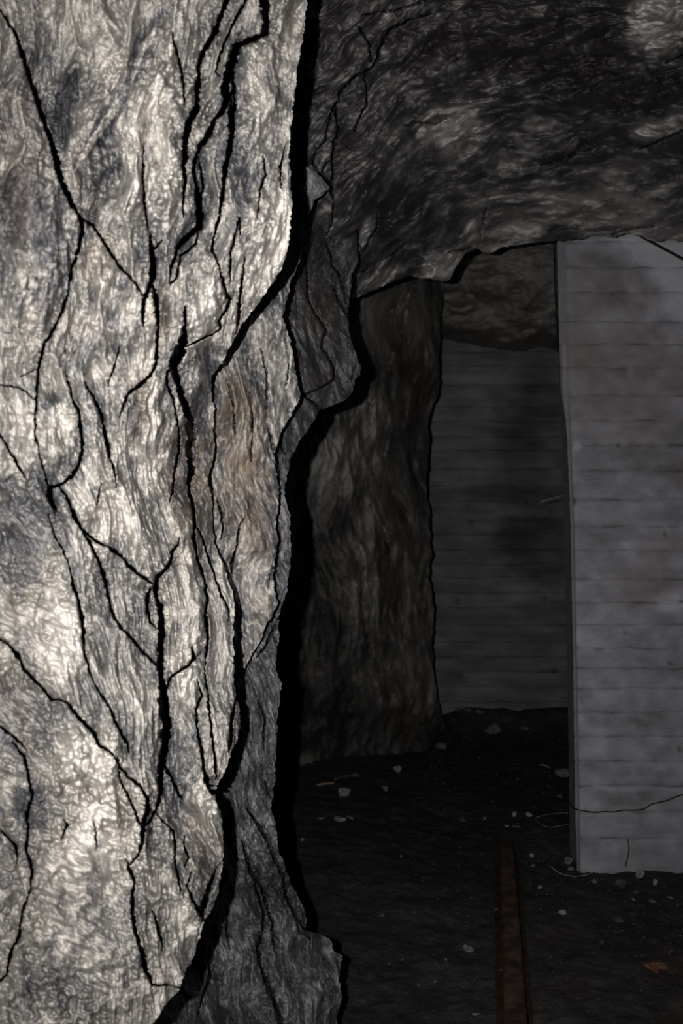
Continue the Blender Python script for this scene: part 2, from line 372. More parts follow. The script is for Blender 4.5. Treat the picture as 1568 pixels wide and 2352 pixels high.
# faint seams that only close the outline of a block of rock
SEAMS_A = [
    [(420, 500, 1), (405, 540, 1), (372, 552, 1)], [(341, 520, 1), (348, 545, 1)], [(327, 730, 1), (300, 800, 1), (275, 860, 1), (268, 930, 1), (286, 924, 1)],
    [(387, 650, 1), (410, 690, 1), (425, 705, 1)], [(-60, 1640, 1), (-900, 1600, 1)], [(-60, 1440, 1), (-900, 1300, 1)], [(-60, 2300, 1), (-900, 2350, 1)], [(-60, -60, 1), (-120, -500, 1)],
    [(530, -60, 1), (545, -500, 1)], [(606, -60, 1), (612, -500, 1)], [(470, 1534, 1), (470, 1600, 1), (466, 1753, 1)], [(420, 1836, 1), (440, 1850, 1), (470, 1830, 1), (480, 1815, 1)],
    [(252, 1054, 1), (262, 1150, 1), (275, 1274, 1)], [(298, 1730, 1), (297, 1785, 1)], [(150, 850, 1), (120, 820, 1), (95, 812, 1)], [(420, 500, 1), (427, 600, 1), (425, 705, 1)], [(364, 1534, 1), (368, 1545, 1)], [(118, 1608, 1), (110, 1800, 1), (75, 1828, 1)],
    [(416, 2270, 1), (430, 2262, 1)], [(300, 1985, 1), (290, 1975, 1)], [(415, 2050, 1), (430, 2070, 1), (448, 2080, 1)], [(-40, 985, 1), (-900, 900, 1)],
    [(60, 1100, 1), (100, 1124, 1)], [(112, 1149, 1), (110, 1180, 1)], [(268, 1120, 1), (300, 1250, 1), (310, 1310, 1)], [(246, 886, 1), (232, 954, 1)], [(190, 520, 1), (188, 500, 1)],
]

def spaced(a, b, step): return np.linspace(a, b, max(2, int(round((b - a) / step)) + 1))

def relief(U, V, PX, PY, seed=0, k=1.0):
    """foliated rock relief in metres (+ towards the viewer), the fine crack lines in it, and how hollow a spot is"""
    big = fbm(PX / 170, PY / 260, 4, seed) * .030
    r1 = np.abs(fbm(U / 120, V / 330, 3, seed + 20)); med = (.5 - r1) * .058
    r2 = np.abs(fbm(U / 48, V / 130, 3, seed + 30)); med = med + (.5 - r2) * .020
    sm = fbm(U / 12, V / 48, 4, seed + 40, .62) * .0048
    fi = fbm(PX / 5.5, PY / 7.5, 2, seed + 60) * .0013
    m = np.abs(fbm(U / 75, V / 330, 4, seed + 80, .55)); act = sstep(.0, .45, perlin(PX / 120, PY / 160, seed + 90))
    micro = np.exp(-(m / .017) ** 2) * act
    m2 = np.abs(fbm(U / 32, V / 190, 4, seed + 100, .6)); act2 = sstep(.05, .45, perlin(PX / 80, PY / 120, seed + 110))
    micro2 = np.exp(-(m2 / .035) ** 2) * act2
    hollow = np.clip(.8 * (r1 - .32) + .55 * (r2 - .3), -.35, .55)
    return k * (big + med + sm + fi - micro * .013 - micro2 * .006), micro, micro2, sm / .0048, hollow

def flow(PX, PY):
    left = sstep(420, 120, PX)
    slope_int = np.where(PY < 700, -.12 * PY, -84 + 0)          # leaning "/" in the upper part
    low = sstep(1000, 1200, PY) * (PY - 1000)
    U = PX - slope_int * (1 - .4 * left) - low * (.10 + .28 * left) + 34 * perlin(PX / 150, PY / 190, 5) + 4 * perlin(PX / 45, PY / 60, 6)
    V = PY + .1 * PX
    return U, V

wall_left = bpy.data.objects.new('wall_left', None)
sc.collection.objects.link(wall_left)
tag(wall_left, 'close cracked wall of pale and dark foliated rock filling the left half', kind='structure')

def build_A():
    py = np.r_[spaced(-500, -30, 24)[:-1], spaced(-30, 2382, 2.25), spaced(2382, 2800, 24)[1:]]
    tl = np.r_[spaced(-900, -30, 24)[:-1]]
    ncf = 318; ncurl = 14
    xs = edgeA(py) + 3.0 * perlin(py / 17, py * 0 + .3, 2) + 2.0 * perlin(py / 6, py * 0 + .7, 3)
    t = np.linspace(0, 1, ncf)
    fine = -30 + (xs[:, None] + 30) * t[None]
    PX = np.concatenate([np.repeat(tl[None], len(py), 0), fine], 1)
    PY = np.repeat(py[:, None], PX.shape[1], 1)
    D = depthA(PX, PY) * NEAR
    U, V = flow(PX, PY)
    smooth_zone = blobs(PX, PY, [(110, 2080, 260, 420, 1), (40, 1750, 120, 300, .6), (40, 1300, 130, 260, .7), (200, 1740, 80, 90, .8), (30, 950, 90, 140, .5), (160, 1430, 70, 140, .6)], .15)
    smooth_zone = np.clip(smooth_zone, 0, 1)
    h, mi, mi2, sm, ho = relief(U, V, PX, PY, 0, NEAR)
    hs = fbm(PX / 150, PY / 150, 4, 200) * .034 + fbm((PX + PY * .5) / 90, (PY - PX * .45) / 45, 3, 210) * .022 + fbm((PX + PY * .5) / 30, (PY - PX * .45) / 11, 4, 212) * .0045 + fbm(PX / 6, PY / 6, 2, 215) * .0012
    sm = sm * (1 - smooth_zone) + .9 * fbm((PX + PY * .5) / 34, (PY - PX * .45) / 11, 4, 218) * smooth_zone
    mi = mi * (1 - .9 * smooth_zone); mi2 = mi2 * (1 - .85 * smooth_zone)
    H = h * (1 - smooth_zone) + hs * smooth_zone
    wx = 2.2 * perlin(PX / 16, PY / 22, 31) + 2.0 * perlin(PX / 6, PY / 7, 32)
    wy = 2.4 * perlin(PX / 18, PY / 18, 33)
    G, L, B = grooves(PX + wx, PY + wy, CRACKS_A, lip=True)
    # the pale vein that crosses the upper left in relief
    vein = [(172, 392, 16), (190, 360, 12), (215, 322, 14), (240, 285, 16), (268, 240, 16), (278, 222, 8)], [(300, 190, 5), (312, 165, 9), (325, 110, 16), (345, 88, 16), (356, 62, 9)], [(240, 205, 14), (252, 222, 10)]
    Vn, _ = grooves(PX + wx, PY + wy, vein, 2.2)
    Vd, _ = grooves(PX + wx, PY + wy, [[(165, 400, 36), (215, 322, 40), (275, 232, 40), (300, 180, 34), (325, 110, 44), (360, 55, 34), (385, 10, 12)]], 6)
    form = blobs(PX, PY, [(330, 330, 130, 200, .035), (150, 240, 45, 110, -.035, 12), (350, 940, 26, 120, .022), (130, 1000, 62, 110, .03), (200, 1110, 40, 90, .018, 8), (300, 1220, 70, 120, .025, -14), (165, 1440, 60, 140, .028, 8), (205, 1740, 90, 90, .035), (200, 2080, 180, 330, .05), (70, 560, 80, 240, .03), (600, 330, 45, 300, .02, 6),
                          (470, 680, 60, 100, .025), (420, 1400, 50, 160, .02), (450, 1900, 60, 160, .025), (70, 1230, 90, 140, -.03), (40, 1640, 90, 120, -.025), (480, 830, 50, 40, -.03), (280, 700, 90, 110, .02), (240, 880, 40, 110, -.02)], .35)
    D = D - form * 1.3 - H - L * .014 - B * .034 + G * .22 - Vn * .009 + Vd * .005
    # colour: mineral tone, brown staining, and grime with shade painted into hollows and cracks
    pit = sstep(.0, .55, fbm(U / 5, V / 15, 3, 320)); fleck = sstep(.05, .4, fbm(U / 6, V / 24, 3, 330))
    patch = fbm(U / 75, V / 170, 4, 300, .6) + .5 * fbm(PX / 160, PY / 200, 3, 310)
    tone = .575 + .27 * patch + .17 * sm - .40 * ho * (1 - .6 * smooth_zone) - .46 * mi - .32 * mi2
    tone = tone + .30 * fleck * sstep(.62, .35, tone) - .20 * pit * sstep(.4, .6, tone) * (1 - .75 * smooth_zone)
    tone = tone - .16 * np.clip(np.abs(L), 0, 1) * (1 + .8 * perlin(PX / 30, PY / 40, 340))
    tone = tone + smooth_zone * .04
    tone = tone - np.clip(Vd, 0, 1) * .26 + Vn * .62
    tone = tone + 1.15 * blobs(PX, PY, [  # mineral patches; dark ones over the carved valleys also paint in their shade
        (200, 1110, 30, 75, .16, 8), (95, 1000, 60, 10, -.14, 25), (110, 930, 50, 9, -.14, -30), (40, 960, 45, 60, .08), (300, 1210, 60, 90, .10, -12), (455, 980, 35, 110, -.10), (380, 430, 45, 120, .08), (330, 560, 50, 50, .08), (400, 1480, 55, 120, .06), (440, 1700, 40, 120, .02), (270, 1900, 70, 140, .08), (70, 2000, 60, 120, -.05), (250, 150, 60, 60, .04),
        (160, 1450, 55, 120, .22, 8), (205, 1740, 90, 75, .28), (230, 1880, 60, 120, .14), (340, 330, 70, 110, .12), (640, 520, 45, 160, .18, 8), (675, 100, 40, 150, .10), (600, 640, 50, 60, .15),
        (340, 1050, 30, 90, .2), (260, 1170, 60, 70, .15), (400, 1380, 50, 60, .12), (140, 1000, 45, 60, .1), (30, 900, 55, 70, .08), (470, 740, 40, 40, .1), (225, 590, 60, 70, .05),
        (70, 1230, 90, 120, -.18), (40, 1130, 60, 60, -.10), (60, 1640, 90, 110, -.12), (20, 1800, 60, 120, -.14), (80, 1860, 60, 60, -.22), (150, 240, 40, 80, -.20, 12), (90, 560, 110, 190, -.16), (40, 330, 60, 240, -.10),
        (390, 560, 60, 50, -.06), (140, 300, 28, 60, -.24), (100, 110, 40, 60, -.10), (560, 430, 26, 70, -.18), (545, 490, 18, 60, -.14), (652, 540, 26, 130, .16), (480, 650, 40, 70, .10), (475, 762, 45, 22, .12), (170, 810, 60, 50, -.12), (190, 750, 60, 40, .08), (350, 930, 13, 90, .26), (312, 950, 18, 80, -.20), (385, 950, 14, 90, -.16), (140, 965, 28, 40, .18), (170, 1130, 40, 60, .20), (500, 830, 60, 40, -.22), (440, 950, 40, 80, -.12), (470, 1150, 35, 190, -.10), (420, 1100, 40, 120, -.10), (210, 870, 60, 80, -.06), (230, 1300, 70, 110, -.10),
        (130, 2230, 150, 120, -.06), (60, 2040, 60, 150, -.06), (470, 1660, 50, 140, -.06), (480, 1980, 40, 130, -.08), (560, 330, 25, 230, -.08), (590, 560, 40, 130, -.05)])
    rust = blobs(PX, PY, [(430, 1150, 45, 190, .35), (470, 1090, 30, 160, .25), (330, 930, 35, 110, .35), (380, 1060, 25, 120, .3), (215, 590, 45, 70, .35, 20), (370, 720, 25, 90, .3), (40, 400, 60, 260, .22), (460, 1940, 45, 130, .25),
                          (40, 1600, 50, 80, .2), (60, 1720, 20, 40, .3), (200, 430, 40, 100, .15), (120, 760, 80, 90, .15)])
    tone = tone * (1 - .85 * Vn) + .85 * Vn * (.80 + .08 * sm)
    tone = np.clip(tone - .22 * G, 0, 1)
    # the flank of the slab behind its edge
    k = np.arange(1, ncurl + 1) / ncurl
    lastD = D[:, -1:]; lastX = PX[:, -1:]
    cD = lastD + .004 + .33 * k[None] ** 1.5 + .012 * perlin(np.repeat(k[None] * 6, len(py), 0), PY[:, :ncurl] / 30, 400) * k[None]
    cX = lastX - 3 - 60 * k[None] ** 1.2
    PX = np.concatenate([PX, cX], 1); D = np.concatenate([D, cD], 1)
    PYf = np.repeat(py[:, None], PX.shape[1], 1)
    ext = lambda a: np.concatenate([a, np.repeat(a[:, -1:], ncurl, 1)], 1)
    co = W(PX, PYf, D)
    nr, nc = PX.shape
    q = grid_quads(nr, nc)
    full = [[(x, y, 40 if x < -20 or y < -20 else max(wd_, 4.5)) for x, y, wd_ in c] for c in CRACKS_A] + [[(x, y, 60 if x < -20 or y < -20 else 4.5) for x, y, wd_ in c] for c in SEAMS_A]
    Sx, _ = grooves(PX[:, :-ncurl] + wx, PYf[:, :-ncurl] + wy, full, .6, taper=False)
    Sx = np.where(Sx > .4, 1, 0)
    far = (PX[:, :-ncurl] < -30) | (PYf[:, :-ncurl] < -30) | (PYf[:, :-ncurl] > 2382)
    bl = np.maximum(np.where(G > .35, 1, 0), Sx)
    Gq = ext(bl)
    qb = (Gq[:-1, :-1] + Gq[1:, :-1] + Gq[:-1, 1:] + Gq[1:, 1:]) > 0
    lab = label_cells(qb)
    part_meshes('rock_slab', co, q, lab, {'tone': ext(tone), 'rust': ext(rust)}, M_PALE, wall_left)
    return len(np.unique(lab))
nA = build_A()

# ---- the brown slab that lies one layer further back
EDGE_B = [(400, 690), (560, 692), (600, 688), (625, 678), (655, 666), (680, 662), (712, 653), (725, 650), (764, 662), (784, 669), (806, 672), (824, 674), (845, 679), (869, 683), (890, 688), (909, 691), (925, 684), (939, 677), (974, 657), (999, 643), (1034, 633), (1074, 634), (1110, 638),
          (1150, 640), (1184, 636), (1214, 633), (1244, 639), (1284, 632), (1324, 627), (1364, 634), (1384, 638), (1399, 633), (1414, 626), (1439, 608), (1474, 597), (1499, 582), (1529, 565), (1554, 553), (1600, 530), (1700, 500)]
CRACKS_B = [
    [(532, 1318, 6), (533, 1290, 5), (545, 1245, 4), (548, 1210, 3), (560, 1190, 3)],
    [(615, 985, 3), (622, 1010, 4), (630, 1040, 4), (636, 1075, 3)], [(497, 1144, 4), (508, 1180, 4), (512, 1215, 4), (505, 1240, 3)], [(660, 735, 3), (655, 780, 3), (664, 830, 3), (655, 900, 2.5)],
    [(600, 800, 2.5), (612, 870, 2.5), (612, 940, 2.5)], [(628, 1290, 4), (622, 1330, 5), (615, 1350, 4)], [(520, 870, 3), (535, 930, 2.5), (540, 1000, 2.5)], [(575, 900, 2.5), (580, 980, 2.5), (575, 1060, 3)]]
def layer(edge, depth, x0, y0, y1, step, cracks, tone_fn, mat, parent, gro=.10, flank=.3, seed=0, relk=1.0, split=None, name='rock_slab', jag=3.0, back=60, ux=None, rust_fn=None, extra=None, ext_top=0, ext_bot=0, dscale=1.0, fk=.15):
    ef = line_fn(edge)
    py = spaced(y0, y1, step)
    if ext_top: py = np.r_[spaced(y0 - ext_top, y0, 20)[:-1], py]
    if ext_bot: py = np.r_[py, spaced(y1, y1 + ext_bot, 20)[1:]]
    ncurl = 12
    xs = ef(py) + jag * perlin(py / 17, py * 0 + .3 + seed, 2) + jag * .6 * perlin(py / 6, py * 0 + .7 + seed, 3)
    nc = int(np.max(xs - x0) / step)
    t = np.linspace(0, 1, nc)
    PX = x0 + (xs[:, None] - x0) * t[None]
    PY = np.repeat(py[:, None], nc, 1)
    D = depth(PX, PY) * dscale
    U, V = (ux or flow)(PX, PY)
    h, mi, mi2, sm, ho = relief(U, V, PX, PY, 500 + seed, relk)
    wx = 1.9 * perlin(PX / 14, PY / 18, 31 + seed) + 1.8 * perlin(PX / 5, PY / 6, 32); wy = 2.0 * perlin(PX / 15, PY / 15, 33 + seed)
    G, L, B = grooves(PX + wx, PY + wy, cracks, lip=True)
    D = D - h - L * .016 - B * .03 + G * gro
    if extra: D = D + extra(PX, PY)
    fleck = sstep(.05, .4, fbm(U / 6, V / 17, 2, 830 + seed))
    tone = np.clip(tone_fn(PX, PY, U, V) + .09 * sm - .26 * ho - .26 * mi - .2 * mi2 - .2 * G + fk * (fleck - .35) - .10 * np.clip(np.abs(L), 0, 1), 0, 1)  # hollows, fissures and crack rims darkened: grime and shade painted into the tone
    rust = rust_fn(PX, PY) if rust_fn else PX * 0
    k = np.arange(1, ncurl + 1) / ncurl
    cD = D[:, -1:] + .004 + flank * k[None] ** 1.5 + .02 * perlin(np.repeat(k[None] * 6, len(py), 0), PY[:, :ncurl] / 30, 410) * k[None]
    cX = PX[:, -1:] - 2 - back * k[None] ** 1.2
    PXf = np.concatenate([PX, cX], 1); D = np.concatenate([D, cD], 1); PYf = np.repeat(py[:, None], PXf.shape[1], 1)
    ext = lambda a: np.concatenate([a, np.repeat(a[:, -1:], ncurl, 1)], 1)
    co = W(PXf, PYf, D); q = grid_quads(*PXf.shape)
    if split is not None:
        S, _ = grooves(PX + wx, PY + wy, [[(x, y, max(w_, 4.5)) for x, y, w_ in c] for c in list(cracks) + list(split)], .8, taper=False)
        b = ext(np.where((G > .35) | (S > .05), 1, 0))
        qb = (b[:-1, :-1] + b[1:, :-1] + b[:-1, 1:] + b[1:, 1:]) > 0
        lab = label_cells(qb)
    else:
        lab = np.ones(q.shape[:2], int)
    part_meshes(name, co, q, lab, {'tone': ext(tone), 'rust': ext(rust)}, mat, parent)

depthB = tps([(420, 500, 1.10), (480, 870, 1.03), (480, 1000, 1.03), (485, 1150, 1.05), (500, 1280, 1.065), (545, 1400, 1.11), (550, 1500, 1.13), (600, 700, 1.09), (640, 720, 1.12), (690, 900, 1.18), (600, 900, 1.08), (560, 1100, 1.06),
              (640, 1050, 1.11), (640, 1250, 1.11), (600, 1300, 1.10), (590, 1480, 1.13), (560, 1550, 1.15), (540, 800, 1.05), (420, 1300, 1.1), (420, 1650, 1.18), (660, 560, 1.14)])
def toneB(PX, PY, U, V):
    t = .40 + .16 * fbm(U / 14, V / 50, 4, 700) + .14 * fbm(PX / 80, PY / 120, 3, 710)
    return t + blobs(PX, PY, [(650, 880, 34, 100, .26), (640, 980, 25, 40, .22), (590, 1370, 38, 100, .26), (620, 790, 50, 60, .16), (560, 1300, 20, 80, .12), (555, 1230, 30, 60, .1), (560, 900, 50, 60, -.12), (500, 900, 20, 60, -.1), (625, 1180, 20, 120, -.10), (530, 1000, 25, 100, -.05), (620, 700, 40, 30, -.08)])
def rustB(PX, PY):
    return blobs(PX, PY, [(560, 1000, 70, 130, .5), (560, 1150, 75, 110, .42), (530, 880, 40, 60, .35), (600, 1240, 50, 70, .3), (590, 800, 24, 50, .3), (600, 1420, 30, 70, .2)])
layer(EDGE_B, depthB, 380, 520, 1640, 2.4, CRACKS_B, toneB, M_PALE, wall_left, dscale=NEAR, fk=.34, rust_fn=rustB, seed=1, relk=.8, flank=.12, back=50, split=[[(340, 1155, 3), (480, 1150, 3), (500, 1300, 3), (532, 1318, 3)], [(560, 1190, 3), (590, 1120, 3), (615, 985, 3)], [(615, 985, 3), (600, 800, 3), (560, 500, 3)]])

# ---- the dark rock behind it: hanging block, thin strip below, flaring foot
EDGE_S = [(-300, 900), (0, 860), (150, 850), (300, 838), (450, 828), (520, 822), (545, 820), (568, 818), (598, 822), (615, 816), (630, 808), (657, 807), (690, 802), (705, 800), (731, 799), (776, 804), (803, 813), (812, 820), (830, 822), (845, 829), (860, 828), (874, 815), (892, 813), (905, 806), (919, 794), (925, 780), (931, 766), (936, 752), (941, 738), (947, 729), (955, 727),
          (976, 715), (1000, 697), (1030, 680), (1054, 667), (1094, 660), (1134, 653), (1184, 666), (1234, 667), (1279, 669), (1334, 662), (1374, 655), (1392, 645), (1414, 641), (1459, 642), (1499, 635), (1539, 631), (1568, 648), (1598, 645), (1625, 640), (1653, 637),
          (1718, 635), (1778, 632), (1828, 627), (1858, 622), (1880, 628), (1908, 635), (1958, 642), (1988, 655), (2033, 670), (2073, 690), (2095, 703), (2108, 705), (2138, 703), (2143, 725), (2150, 745), (2158, 758), (2183, 767), (2193, 785), (2230, 782), (2250, 778), (2290, 785), (2330, 775), (2352, 774), (2500, 800), (2700, 830)]
depthS = tps([(400, -300, 1.1), (700, -300, 1.3), (860, -300, 1.42), (400, 0, 1.25), (700, 0, 1.45), (860, 0, 1.62), (700, 300, 1.50), (830, 300, 1.72), (700, 500, 1.42), (820, 530, 1.62), (400, 500, 1.3), (560, 750, 1.28), (650, 650, 1.32), (760, 650, 1.44), (800, 720, 1.50),
              (680, 800, 1.29), (750, 800, 1.38), (822, 850, 1.47), (690, 900, 1.26), (760, 915, 1.38), (715, 960, 1.31), (650, 1050, 1.19), (660, 1200, 1.17), (665, 1300, 1.17), (640, 1420, 1.18), (560, 1100, 1.2), (560, 1300, 1.2), (400, 1300, 1.2), (565, 1560, 1.21), (640, 1600, 1.21),
              (560, 1750, 1.16), (635, 1760, 1.21), (540, 1880, 1.19), (560, 1940, 1.18), (635, 1930, 1.22), (530, 2050, 1.17), (690, 2075, 1.29), (480, 2150, 1.22), (600, 2150, 1.24), (760, 2170, 1.34), (440, 2240, 1.15), (400, 2300, 1.00), (600, 2320, 1.23), (780, 2280, 1.35), (330, 2370, .92), (500, 2370, 1.17), (780, 2700, 1.28), (300, 2700, .95), (400, 1800, 1.15), (400, 2050, 1.15)])
CRACKS_S = [
    [(555, 1930, 9), (565, 1968, 6), (575, 2003, 6), (600, 2038, 5), (610, 2078, 5), (625, 2118, 5), (626, 2168, 3), (634, 2190, 3)],
    [(578, 2003, 3), (590, 2048, 3), (605, 2098, 5), (602, 2138, 5), (590, 2178, 5), (597, 2218, 6), (610, 2253, 8), (625, 2288, 9), (637, 2323, 9), (645, 2352, 8), (655, 2400, 8)],
    [(567, 1858, 6), (590, 1893, 6), (615, 1933, 8), (630, 1973, 7), (650, 2013, 6), (655, 2053, 5), (672, 2093, 5), (695, 2128, 7), (706, 2142, 5)],
    [(607, 1793, 4), (615, 1818, 4), (626, 1842, 5)], [(520, 2078, 4), (520, 2133, 3), (527, 2180, 3)], [(480, 2213, 8), (482, 2243, 7), (465, 2288, 4), (455, 2330, 3)], [(672, 2094, 3), (690, 2145, 3), (710, 2150, 3), (712, 2175, 3)],
    [(765, 508, 4), (750, 541, 3), (750, 562, 3), (759, 589, 5), (762, 612, 4), (777, 627, 4), (786, 657, 4), (795, 696, 5)],
    [(762, 650, 3), (768, 669, 4), (780, 693, 5), (792, 714, 6), (800, 730, 6)],
    [(698, 585, 3), (704, 621, 3), (706, 687, 4), (721, 717, 4), (738, 742, 4), (751, 764, 4), (740, 776, 4), (738, 800, 3), (750, 812, 3), (765, 845, 3), (768, 871, 3), (750, 883, 3), (727, 895, 3), (700, 907, 4)],
    [(692, 904, 6), (707, 917, 5), (720, 925, 5), (736, 942, 5)],
    [(823, 830, 3), (812, 850, 3), (808, 870, 3), (812, 888, 3)],
    [(690, 598, 3), (680, 620, 3), (668, 655, 4), (664, 690, 3)],
    [(764, 430, 4), (765, 470, 3), (763, 510, 3)],
    [(640, 1010, 3), (650, 1040, 3), (660, 1052, 3)], [(644, 1414, 5), (630, 1440, 5), (612, 1480, 6), (590, 1510, 6)], [(625, 1460, 4), (636, 1480, 4)], [(590, 1600, 3), (607, 1650, 3), (604, 1720, 3)],
]
def toneS(PX, PY, U, V):
    t = .40 + .14 * fbm(U / 22, V / 70, 4, 800) + .12 * fbm(PX / 70, PY / 110, 3, 810)
    # the foot and the strip below are greyer than the hanging block
    t = t + .10 * sstep(1000, 1250, PY)
    return t + blobs(PX, PY, [(660, 740, 20, 60, .12), (790, 600, 30, 100, .05), (740, 860, 60, 30, -.02), (650, 1230, 25, 120, .10), (700, 50, 60, 200, -.03), (600, 2050, 50, 60, -.06), (790, 850, 20, 60, .06)])
def uxS(PX, PY):
    lean = np.where(PY < 1000, .32, .22) * 1.0
    return PX - lean * (PY - 900) * sstep(520, 700, PY) + 14 * perlin(PX / 90, PY / 90, 6), PY + .2 * PX
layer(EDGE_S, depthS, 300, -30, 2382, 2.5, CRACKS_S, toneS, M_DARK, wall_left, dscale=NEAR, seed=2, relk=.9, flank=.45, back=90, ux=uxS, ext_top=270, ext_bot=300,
      rust_fn=lambda X, Y: blobs(X, Y, [(740, 720, 60, 80, .3), (680, 640, 40, 60, .3), (740, 850, 60, 60, .15)]),
      split=[[(692, 904, 3), (300, 940, 3)], [(736, 942, 3), (745, 950, 3)], [(590, 1510, 3), (300, 1560, 3)], [(555, 1930, 3), (540, 1900, 3), (300, 1880, 3)], [(567, 1858, 3), (300, 1850, 3)], [(690, 598, 3), (760, 560, 3), (840, 520, 3)], [(300, 600, 3), (690, 598, 3)],
             [(795, 696, 3), (810, 700, 3)], [(664, 690, 3), (690, 800, 3), (700, 907, 3)], [(634, 2190, 3), (640, 2330, 3)], [(706, 2142, 3), (715, 2146, 3)], [(480, 2213, 3), (475, 2150, 3), (300, 2100, 3)], [(455, 2330, 3), (440, 2500, 3), (430, 2700, 3)]])

# ---- the chip of rock that sticks out of the dark wall
def chip(name, outline, D, thick, mat, parent, tone, seed=0, tilt=0.0, dome=.012):
    """a loose flake: outline in pixels at distance D, rough front, real thickness"""
    P = np.array(outline, float); c = P.mean(0)
    bm = bmesh.new(); rings = []
    tl = bm.verts.layers.float.new('tone'); bm.verts.layers.float.new('rust')
    seg = []
    for i in range(len(P)):
        a, b = P[i], P[(i + 1) % len(P)]
        for k in range(4):
            p = a + (b - a) * k / 4
            p = p + 1.6 * np.array([mnoise.noise(Vector((p[0] / 7, p[1] / 7, seed))), mnoise.noise(Vector((p[0] / 7, p[1] / 7, seed + 9)))])
            seg.append(p)
    def add(p, d):
        d2 = D + d + tilt * (p[0] - c[0])
        v = bm.verts.new(Vector(W(p[0], p[1], d2)))
        v[tl] = max(0, min(1, tone + .25 * mnoise.fractal(Vector((p[0] / 20, p[1] / 20, seed)), .8, 2, 4)))
        return v
    back = [add(c + (p - c) * .96, thick) for p in seg]
    rings.append(back)
    for s in (1.0, .93, .8, .62, .44, .26, .12):
        rings.append([add(c + (p - c) * s, -dome * (1 - s ** 4) + .006 * mnoise.fractal(Vector((p[0] * s / 18, p[1] * s / 18, seed)), .8, 2, 4)) for p in seg])
    n = len(seg)
    for r0, r1 in zip(rings[:-1], rings[1:]):
        for i in range(n): bm.faces.new((r0[i], r0[(i + 1) % n], r1[(i + 1) % n], r1[i]))
    bm.faces.new(rings[-1]); bm.faces.new(back[::-1])
    bmesh.ops.recalc_face_normals(bm, faces=bm.faces)
    me = bpy.data.meshes.new(name); bm.to_mesh(me); bm.free()
    for p in me.polygons: p.use_smooth = False
    return link(name, me, mat, parent)
chip('rock_flake', [(690, 402), (700, 381), (716, 385), (730, 400), (744, 415), (757, 432), (748, 440), (738, 450), (722, 460), (717, 478), (709, 490), (702, 516), (690, 500), (684, 450)], 1.74, .22, M_DARK, wall_left, .66, 3, .0006)

# ------------------------------------------------------------------ the rock vault overhead
LIP = [(500, 640), (700, 640), (790, 690), (829, 681), (842, 674), (859, 666), (885, 655), (900, 648), (924, 641), (945, 634), (962, 640), (972, 640), (990, 641), (1005, 645), (1024, 648), (1032, 643), (1038, 632), (1046, 616), (1056, 600), (1064, 588), (1080, 578), (1094, 571), (1104, 577), (1120, 582), (1136, 580), (1148, 570), (1160, 566), (1185, 563), (1209, 560), (1240, 556), (1269, 553), (1300, 553), (1329, 552), (1345, 547),
       (1354, 542), (1374, 540), (1396, 545), (1419, 544), (1432, 539), (1444, 537), (1462, 541), (1474, 543), (1489, 552), (1509, 557), (1530, 552), (1544, 551), (1568, 557), (1700, 560), (2300, 600)]
lipf = line_fn(LIP)
depthC = tps([(500, -500, 1.05), (800, -500, 1.2), (1200, -500, 1.25), (1700, -500, 1.3), (2200, -500, 1.3), (650, 0, 1.66), (650, 300, 1.72), (650, 600, 2.3), (760, 100, 1.72), (780, 300, 1.78), (820, 450, 1.95), (830, 600, 2.45), (840, 680, 2.75), (920, 635, 2.95), (900, 150, 1.80), (900, 400, 2.15), (1000, 0, 1.72), (1000, 250, 2.08), (1000, 450, 2.5), (1020, 630, 3.05), (1150, 560, 3.2),
              (1269, 552, 3.28), (1269, 400, 2.7), (1269, 200, 2.12), (1269, 0, 1.76), (1450, 540, 3.25), (1568, 555, 3.2), (1568, 400, 2.7), (1568, 250, 2.25), (1568, 50, 1.85), (1440, 100, 1.95), (2200, 600, 3.2), (2200, 0, 1.8), (2200, 300, 2.3), (1100, -200, 1.5), (1568, -200, 1.5)])
